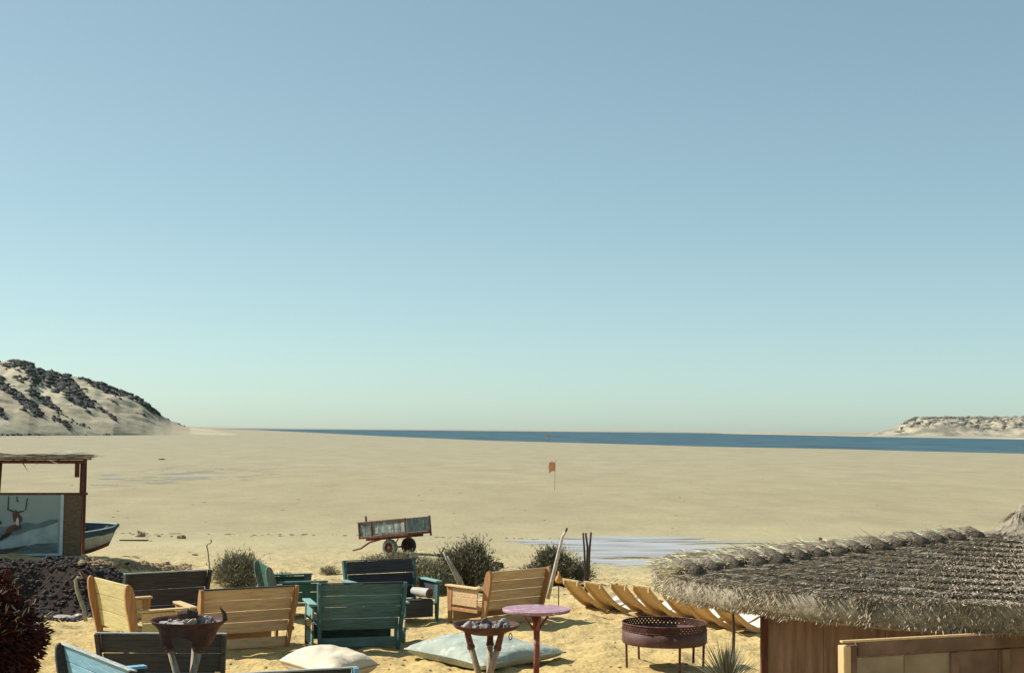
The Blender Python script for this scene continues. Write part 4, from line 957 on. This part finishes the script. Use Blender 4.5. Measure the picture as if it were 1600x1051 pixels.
# ------------------------------------------------------------------ boat
bow = at(190, 822, 43.5); L_ = 5.6; zg = -.92
t = empty('rowing_boat', 'beached dark blue and pale rowing boat behind the poster hut', 'boat', (bow.x-.02, bow.y, zg), R(176)); t.rotation_euler.x = -R(17)
def hull_pt(s, a, off=0):          # s 0 bow .. 1 stern ; a -1..1 around section
    bm_ = .80*(min(1, s*1.9))**.62*(1-.25*max(0, s-.55)**1.5*2)+.015
    gz_ = .98-.30*min(1, s*1.6)**.8+.05*s; kz = .32*max(0, 1-s*5)**1.6
    th = a*math.pi/2; y = (bm_+off)*math.sin(th)*(1 if abs(a) < 1 else 1); z_ = kz+(gz_-kz)*(1-math.cos(th)**1.0*1.0)**.85 if True else 0
    z_ = kz+(gz_-kz)*(abs(math.sin(th))**2.1 if abs(a) < .999 else 1)
    rake = .55*(1-(z_/gz_))*max(0, 1-s*3)
    return Vector((s*L_+rake*.9, y, z_))
def hullpart(name, a0, a1, m, off=0, th=.0, n=44, k=10, both=True):
    V = []; F = []
    for sg in (-1, 1):
        n0 = len(V)
        for i_ in range(n+1):
            s_ = i_/n
            for j_ in range(k+1):
                a_ = a0+(a1-a0)*j_/k; p_ = hull_pt(s_, sg*a_, off); V.append(tuple(p_))
        F += [(n0+i_*(k+1)+j_, n0+(i_+1)*(k+1)+j_, n0+(i_+1)*(k+1)+j_+1, n0+i_*(k+1)+j_+1) for i_ in range(n) for j_ in range(k)]
    return fastmesh(name, V, F, m, t, True)
hullpart('hull_bottom', 0, .34, M['hullred']); hullpart('hull_side', .34, .66, M['hullgrey']); hullpart('blue_strake', .655, 1.0, M['hullblue'], .012)
hullpart('inner_hull', .1, .999, M['hullin'], -.05)
b = B()
for sg in (-1, 1): b.tube([hull_pt(i_/40, sg*.999)+Vector((0, 0, .012)) for i_ in range(41)], .018, 6)
b.obj('gunwale', M['hullpale'], t, True)
b = B()
for sg in (-1, 1): b.tube([hull_pt(i_/40, sg*.67, .02) for i_ in range(3, 41)], .012, 6)
b.obj('rubbing_strip', M['hullpale'], t, True)
b = B(); b.tube([hull_pt(0, 0)+Vector((.2, 0, -.02)), hull_pt(0, 0)+Vector((.0, 0, .25)), hull_pt(0, 1)+Vector((-.03, 0, .04))], [.05, .05, .045], 8); b.obj('stem', M['hullblue'], t, True)
for s_ in (.22, .42, .66):
    g_ = hull_pt(s_, 1); B().box((s_*L_, 0, g_.z-.14), (.22, g_.y*2-.1, .03)).obj('thwart', M['hullpale'] if s_ > .3 else M['hullblue'], t)
B().box((.35, 0, .86), (.10, .22, .14)).obj('bow_block', M['darkstick'], t)
b = B(); pts = [hull_pt(0, 1)+Vector((-.02, 0, 0))]
# stern board
V = [tuple(hull_pt(1, a_/10)) for a_ in range(-10, 11)]; B().add(V, [tuple(range(21))]).obj('transom', M['hullblue'], t)
# dark rod on the sand, painting in the boat's shadow by the bow
p = hit(207, 845); o = B().tube([(-.5, 0, .03), (.6, .1, .03)], .03, 6).obj('shadow_rod', M['darkstick']); o.location = (p.x, p.y, gz(p.x, p.y)); tag(o, 'dark rod for the boat shadow on the sand just right of the boat', 'shadow_rod')

# ------------------------------------------------------------------ poster hut
pr_ = at(125, 882, 25.4); pr_.z = gz(pr_.x, pr_.y)
dirL = Vector((-1.0, -.21, 0)).normalized()         # wall runs left and toward the camera
t = empty('beach_hut', 'open reed-roofed hut on the bank with a surf poster on its wall', 'hut', (pr_.x, pr_.y, pr_.z-.02), math.atan2(-dirL.y, -dirL.x))
# local: wall runs along -x from origin; camera side is -y
LW = 5.2; HT = at(125, 716, 25.4).z-t.location.z; WT = at(125, 771, 25.4).z-t.location.z
nrm_posts = []
for k, (x_, y_) in enumerate(((-.03, 0), (-1.42, .05), (-2.9, 0), (-4.4, 0), (-.05, 1.7), (-1.6, 1.7), (-3.2, 1.7), (-4.6, 1.7))):
    if y_ > 1 : 
        continue
    B().tube([(x_, y_+.03, -.1), (x_+.015*(-1)**k, y_+.03, HT*.5), (x_+.02, y_+.03, HT-.04)], [.04, .037, .035], 8).obj('post', M['hutpost'], t, True)
for k in range(9):                                   # vertical matting panels
    xa = -k*.56; B().box((xa-.28, .0, WT*.5-.02), (.552, .03, WT)).obj('wall_panel', M['hutwall'], t)
B().box((-LW/2+.1, 0.0, WT+.0), (LW, .05, .04)).obj('wall_rail', M['hutpost'], t)
b = B(); b.beam((.06, -.02, HT-.06), (-LW, -.02, HT-.06), .07, .06, side=(0, 1, 0)); b.obj('roof_beam', M['hutpost'], t)
b = B(); b.beam((.06, 1.1, HT-.02), (-LW, 1.1, HT-.02), .07, .06, side=(0, 1, 0)); b.obj('roof_beam', M['hutpost'], t)
B().box((-.09, -.03, HT-.2), (.08, .04, .26)).obj('bracket', M['hutpost'], t)
for (x_) in (-.05, -2.0, -4.0): B().tube([(x_, 1.1, -.3), (x_, 1.1, HT-.05)], .035, 8).obj('post', M['hutpost'], t)
r = np.random.RandomState(8); n = 2600
pos = np.stack([r.uniform(-LW, -.12, n), r.uniform(-.30, 1.35, n), HT+.0+r.rand(n)*.045], 1)
d = unit(np.stack([r.normal(0, 1, n)*.9+.2, r.normal(0, .12, n), r.normal(0, .012, n)], 1))
V, F = blades(n, pos, d, np.minimum(.25+.4*r.rand(n), np.where(d[:, 0] > 0, .12-pos[:, 0]+.18*r.rand(n)**4, 9)), .012+.012*r.rand(n), 3, .03)
fastmesh('reed_roof', V, F, M['reed'], t)['kind'] = 'stuff'
B().box((-LW/2, .5, HT+.012), (LW+.05, 1.6, .03)).obj('roof_mat', M['thatch'], t)
# poster
pc = t; PX1 = -.31; PX0 = -2.2; PZ0 = .03; PZ1 = WT-.015; yf = -.02
def quadpart(name, polys, parent=None):
    b = B()
    for poly, y_, mi_ in polys: b.cur = mi_; b.prism([(x_, z_) for x_, z_ in poly], .002, lambda u, v, w_, y_=y_: (u, y_-w_, v))
    return b
t = empty('poster', 'faded kite surfing poster in a pale blue frame on the hut wall', 'poster', t.location, t.rotation_euler.z)
fr = B()
fr.box((PX1-.02, yf-.008, (PZ0+PZ1)/2), (.055, .02, PZ1-PZ0)); fr.box(((PX0+PX1)/2-.0, yf-.0075, PZ0+.02), (PX1-PX0-.06, .018, .035))
fr.obj('poster_frame', M['posterframe'], t)
mk = [M['p_sky'], M['p_hill'], M['p_spray'], M['p_sea'], M['p_wave'], M['p_dark'], M['p_skin'], M['p_white']]
S_ = 1.0/ (FPX/25.3)    # metres per photo pixel on the wall
def Q(x, y): return (-(125-x)*S_*1.01, WT-(y-771)*S_-(125-x)*S_*0.0)
w_l = -2.0
def PQ(lst): return [Q(x, y+ (125-x)*-.045+0) for x, y in lst]
polys = [([(PX0, PZ0+.04), (PX1-.047, PZ0+.04), (PX1-.047, PZ1), (PX0, PZ1)], yf, 0)]
polys.append((PQ([(-60, 833), (0, 827), (20, 825), (45, 818), (60, 820), (80, 812), (91, 812), (91, 826), (60, 834), (-60, 850)]), yf-.003, 1))
polys.append((PQ([(-60, 862), (-10, 856), (20, 845), (50, 830), (70, 825), (91, 816), (91, 862), (50, 858), (0, 868), (-60, 872)]), yf-.006, 2))
polys.append((PQ([(-60, 872), (0, 864), (30, 860), (60, 850), (91, 848), (91, 878), (40, 879), (-60, 881)]), yf-.009, 3))
polys.append((PQ([(-60, 870), (0, 862), (25, 858), (48, 853), (30, 863), (0, 870), (-60, 877)]), yf-.012, 4))
# rider: lines, bar, torso, legs, board
D_ = yf-.015
polys += [(PQ([(17.2, 779), (18.6, 779), (18, 800), (16.6, 800)]), D_, 5), (PQ([(29.2, 779), (30.4, 779), (30.6, 784), (33, 787), (29.6, 787)]), D_, 5), (PQ([(44.5, 781), (46, 781), (43.6, 800), (42.2, 800)]), D_, 5),
          (PQ([(16.5, 798), (24, 801), (32, 802), (41, 800), (41, 801.8), (32, 804), (24, 803), (16.5, 800)]), D_, 5),
          (PQ([(24, 803), (28, 800), (32, 802), (34, 806), (38, 811), (39, 817), (35, 820), (34, 815), (31, 810), (29.5, 818), (26, 817), (25, 811)]), D_-.003, 6),
          (PQ([(31, 811), (33, 812), (34, 820), (33.5, 824), (30, 822), (29.5, 817)]), D_-.006, 7),
          (PQ([(20, 825), (27, 822), (36, 822), (38, 827), (33, 830), (24, 833), (14, 838), (16, 831)]), D_-.003, 6),
          (PQ([(6, 845), (10, 839), (18, 835), (24, 834), (20, 840), (12, 845), (8, 848)]), D_-.005, 5),
          (PQ([(5, 815), (6.5, 817), (9.5, 821), (8, 823), (5.5, 820)]), D_, 5)]
quadpart('x', polys).obj('printed_poster', mk, t)

# ------------------------------------------------------------------ thatched bar
cx, cy = 800/FPX*12.0, 12.0; RA, RB = 3.10, 2.57; ZE = 1.83; ZA = 2.16
gzb = 0.0
T = empty('thatched_bar', 'low bar hut under a broad shaggy thatched roof on the right', 'hut', (cx, cy, 0))
def prof_z(f):   # f radial fraction 0..1
    return ZE+(ZA-ZE)*max(0, 1-f)**.9+.12*max(0, (.14-f)/.14)**1.5
NC = 12; fr_ = [1.0-.074*k for k in range(NC+1)]
seedc = 50
ridge_ang = math.atan2(-.62/RB, -2.95/RA)            # hip that carries the tufts
for k in range(NC):
    f1_, f0_ = fr_[k], fr_[k+1]-.05
    n = 180; V = []; F = []; ro = 5
    for a_i in range(n):
        a = 2*math.pi*a_i/n; wob = 1+.010*mnoise.noise(Vector((math.cos(a)*6, math.sin(a)*6, k*2.0)))
        wz = .030*mnoise.noise(Vector((math.cos(a)*9, math.sin(a)*9, k*3.1)))
        lift = .008
        thick = .19 if k == 0 else .035
        for j, (f, dz) in enumerate(((f1_*.985, -thick), (f1_*1.002, -thick*.7), (f1_*1.0, lift-.01), (f1_-.025, lift+.004), (f0_, .0))):
            f = f*wob; V.append((RA*f*math.cos(a), RB*f*math.sin(a), prof_z(max(f, 0))+dz+wz))
    for a_i in range(n):
        b_i = (a_i+1) % n
        for j in range(ro-1): F.append((a_i*ro+j, b_i*ro+j, b_i*ro+j+1, a_i*ro+j+1))
    lay = fastmesh('thatch_layer', V, F, M['thatch'], T, True)
    # straw
    r = np.random.RandomState(seedc+k); cnt = int((26000 if k else 46000)*f1_+3000)
    a = r.rand(cnt)*2*np.pi; a = np.where(r.rand(cnt) < .55, np.pi+r.rand(cnt)*np.pi*1.0, a)   # denser on the near side where it hangs thickest
    ff = f1_-.085*r.rand(cnt)**1.2+.004*r.normal(size=cnt)
    pz = np.array([prof_z(max(x_, 0)) for x_ in ff])
    pos = np.stack([RA*ff*np.cos(a), RB*ff*np.sin(a), pz+.022*np.clip(1-(f1_-ff)/.07, 0, 1)+.012*r.rand(cnt)+.006], 1)
    out = np.stack([np.cos(a)*RA, np.sin(a)*RB, 0*a], 1); out = unit(out); tan = np.stack([-out[:, 1], out[:, 0], 0*a], 1)
    lf = ((1-np.cos(a-ridge_ang-.9))*0)
    dr = unit(out*(.75+.3*r.rand(cnt))[:, None]+tan*(r.normal(size=cnt)*.35)[:, None]+np.array([0, 0, 1])*(-.08+.10*r.normal(size=cnt))[:, None])
    clump = .65+.7*(.5+.5*np.sin(a*37+k*2+2.5*np.sin(a*11+k)))
    Lb = (.03+.045*r.rand(cnt))*np.where(r.rand(cnt) < .03, 2.2, 1)*clump; Wb = .0055+.005*r.rand(cnt)
    if k == 0:
        h_ = r.rand(cnt) < .72
        ff2 = 1.0-.03*r.rand(cnt); pos2 = np.stack([RA*ff2*np.cos(a), RB*ff2*np.sin(a), ZE+.02-.18*r.rand(cnt)], 1)
        pos = np.where(h_[:, None], pos2, pos); dr2 = unit(out*(.55+.5*r.rand(cnt))[:, None]+tan*(r.normal(size=cnt)*.35)[:, None]+np.array([0, 0, -.75]))
        dr = np.where(h_[:, None], dr2, dr); Lb = np.where(h_, (.02+.03*r.rand(cnt))*clump, Lb)
    V, F = blades(cnt, pos, dr, Lb, Wb, seedc+k, .25)
    # straw paler on the far-left of the hip: its sunlit side painted in
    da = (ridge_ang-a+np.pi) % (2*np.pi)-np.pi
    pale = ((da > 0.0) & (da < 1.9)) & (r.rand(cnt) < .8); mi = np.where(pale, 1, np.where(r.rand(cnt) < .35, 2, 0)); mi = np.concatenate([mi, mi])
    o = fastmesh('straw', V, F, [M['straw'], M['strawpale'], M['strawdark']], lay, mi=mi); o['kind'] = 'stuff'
# tufts along the hip
nt_ = 15
for k in range(nt_):
    f = .97-.80*k/(nt_-1); px_ = RA*f*math.cos(ridge_ang); py_ = RB*f*math.sin(ridge_ang); pz_ = prof_z(f)+.03
    r = np.random.RandomState(200+k); sz = .9+.35*r.rand()
    b = B(); hd = Vector((math.cos(ridge_ang)*RA, math.sin(ridge_ang)*RB, 0)).normalized()
    # core of the bundle, tipping towards the camera-right
    b.tube([Vector((px_, py_, pz_))+Vector((-.07, .16, .05))*sz, Vector((px_, py_, pz_+.045)), Vector((px_, py_, pz_))+Vector((.07, -.12, .0))*sz], [.022*sz, .052*sz, .050*sz], 9)
    tf = b.obj('reed_tuft', M['tuft'], T, True)
    n = 900; a = r.rand(n)*2*np.pi; rad = .055*sz*np.sqrt(r.rand(n))
    pos = np.array([px_, py_, pz_])+np.stack([rad*np.cos(a), rad*np.sin(a), rad*.6*np.abs(np.sin(a))+.01], 1)
    near = r.rand(n) < .5
    dn = unit(np.array([.35, -.75, -.05])+r.normal(size=(n, 3))*.30); df = unit(np.array([-.80, .60, -.06])+r.normal(size=(n, 3))*.20)
    dr = np.where(near[:, None], dn, df); Lb = np.where(near, .035+.04*r.rand(n), .07+.10*r.rand(n))*sz
    V, F = blades(n, pos, dr, Lb, .006+.005*r.rand(n), 300+k, .3); mi = np.where(near, np.where(r.rand(n) < .75, 1, 2), 0); mi = np.concatenate([mi, mi])
    fastmesh('straw', V, F, [M['strawpale'], M['strawdark'], M['straw']], tf, mi=mi)['kind'] = 'stuff'
# loose pale straws on top
r = np.random.RandomState(77); n = 2200; a = ridge_ang-r.rand(n)*1.3; f = .25+.75*r.rand(n)
pos = np.stack([RA*f*np.cos(a), RB*f*np.sin(a), np.array([prof_z(x_) for x_ in f])+.03], 1)
dr = unit(np.array([-.7, .25, -.02])+r.normal(size=(n, 3))*np.array([.4, .4, .09])); V, F = blades(n, pos, dr, .08+.14*r.rand(n), .004+.005*r.rand(n), 9, .2)
fastmesh('loose_straw', V, F, M['strawpale'], T)['kind'] = 'stuff'
# apex collar
r = np.random.RandomState(78); n = 12000; a = r.rand(n)*2*np.pi; h = r.rand(n)**1.5; rr = .04+.34*(1-h)**1.9
pos = np.stack([rr*np.cos(a), rr*np.sin(a), ZA-.03+.26*h], 1); dr = unit(np.stack([np.cos(a)*.5, np.sin(a)*.5, -.9+0*a], 1)+r.normal(size=(n, 3))*.2)
V, F = blades(n, pos, dr, .1+.1*r.rand(n), .008+.006*r.rand(n), 10); 
ac = B().lathe([(.40, ZA-.06), (.22, ZA+.05), (.11, ZA+.15), (.05, ZA+.24), (.01, ZA+.26)], 20).obj('roof_collar', M['thatch'], T, True)
fastmesh('straw', V, F, M['strawdark'], ac)['kind'] = 'stuff'
# walls: vertical boards along a bent line
def boards(p, q, z0, z1, wd_, m, th=.025, name='wall_board'):
    p = Vector((*p, 0)); q = Vector((*q, 0)); L = (q-p).length; n = max(1, round(L/wd_)); d_ = (q-p)/n; a = math.atan2(d_.y, d_.x); rq = random.Random(L)
    for k in range(n):
        c_ = p+d_*(k+.5)-Vector((cx, cy, 0)); B().box((c_.x, c_.y+rq.uniform(-.003, .003), (z0+z1)/2), (d_.length-.0005, th, z1-z0), Matrix.Rotation(a, 3, 'Z')).obj(name, m, T)
yw = 10.85; xw0 = (1188-800)/FPX*yw
boards((xw0, yw), (6.6, yw), -.05, 1.80, .45, M['barwall'])
boards((xw0+.03, yw+.05), (xw0+.75, 13.4), -.05, 1.80, .45, M['barwall'])
B().box((xw0+.02-cx, yw-.02-cy, .88), (.05, .05, 1.85)).obj('corner_post', M['hutpost'], T)
B().box((4.2-cx, yw-.035-cy, 1.70), (4.7, .04, .08)).obj('wall_plate', M['hutpost'], T)
for (x_, y_) in ((5.9, 13.4), (3.0, 13.2)): B().tube([(x_-cx, y_-cy, -.05), (x_-cx, y_-cy, 1.85)], .05, 8).obj('roof_post', M['hutpost'], T)
# framed screen standing in front of the wall
ps = at(1313, 1003, 9.25); zs = ps.z; 
t = empty('framed_screen', 'brown framed screen with a dusty sheet and painted sunlit edge in front of the bar', 'screen', (ps.x, ps.y, 0), R(21))
B().box((.03, .0, zs/2-.02), (.055, .07, zs)).obj('edge_post', M['barsunlit'], t)
B().box((1.10, -.008, zs+.006), (2.2, .034, .014)).obj('top_edge', M['barsunlit'], t)
B().box((.085, -.0, zs/2-.02), (.055, .05, zs-.005)).obj('frame_stile', M['barpanel'], t)
B().box((1.16, -.002, zs-.045), (2.08, .045, .09)).obj('frame_rail', M['barpanel'], t)
for k_, xq in enumerate((.24, .62, 1.0, 1.38, 1.76)):
    B().box((xq+.06, .008, (zs-.1)/2), (.376, .018, zs-.1)).obj('panel', M['dirtyglass'] if k_ < 2 else M['barpanel'], t)
for xq in (.88, 1.30, 2.1): B().box((xq, -.006, (zs-.1)/2), (.06, .035, zs-.1)).obj('frame_stile', M['barpanel'], t)
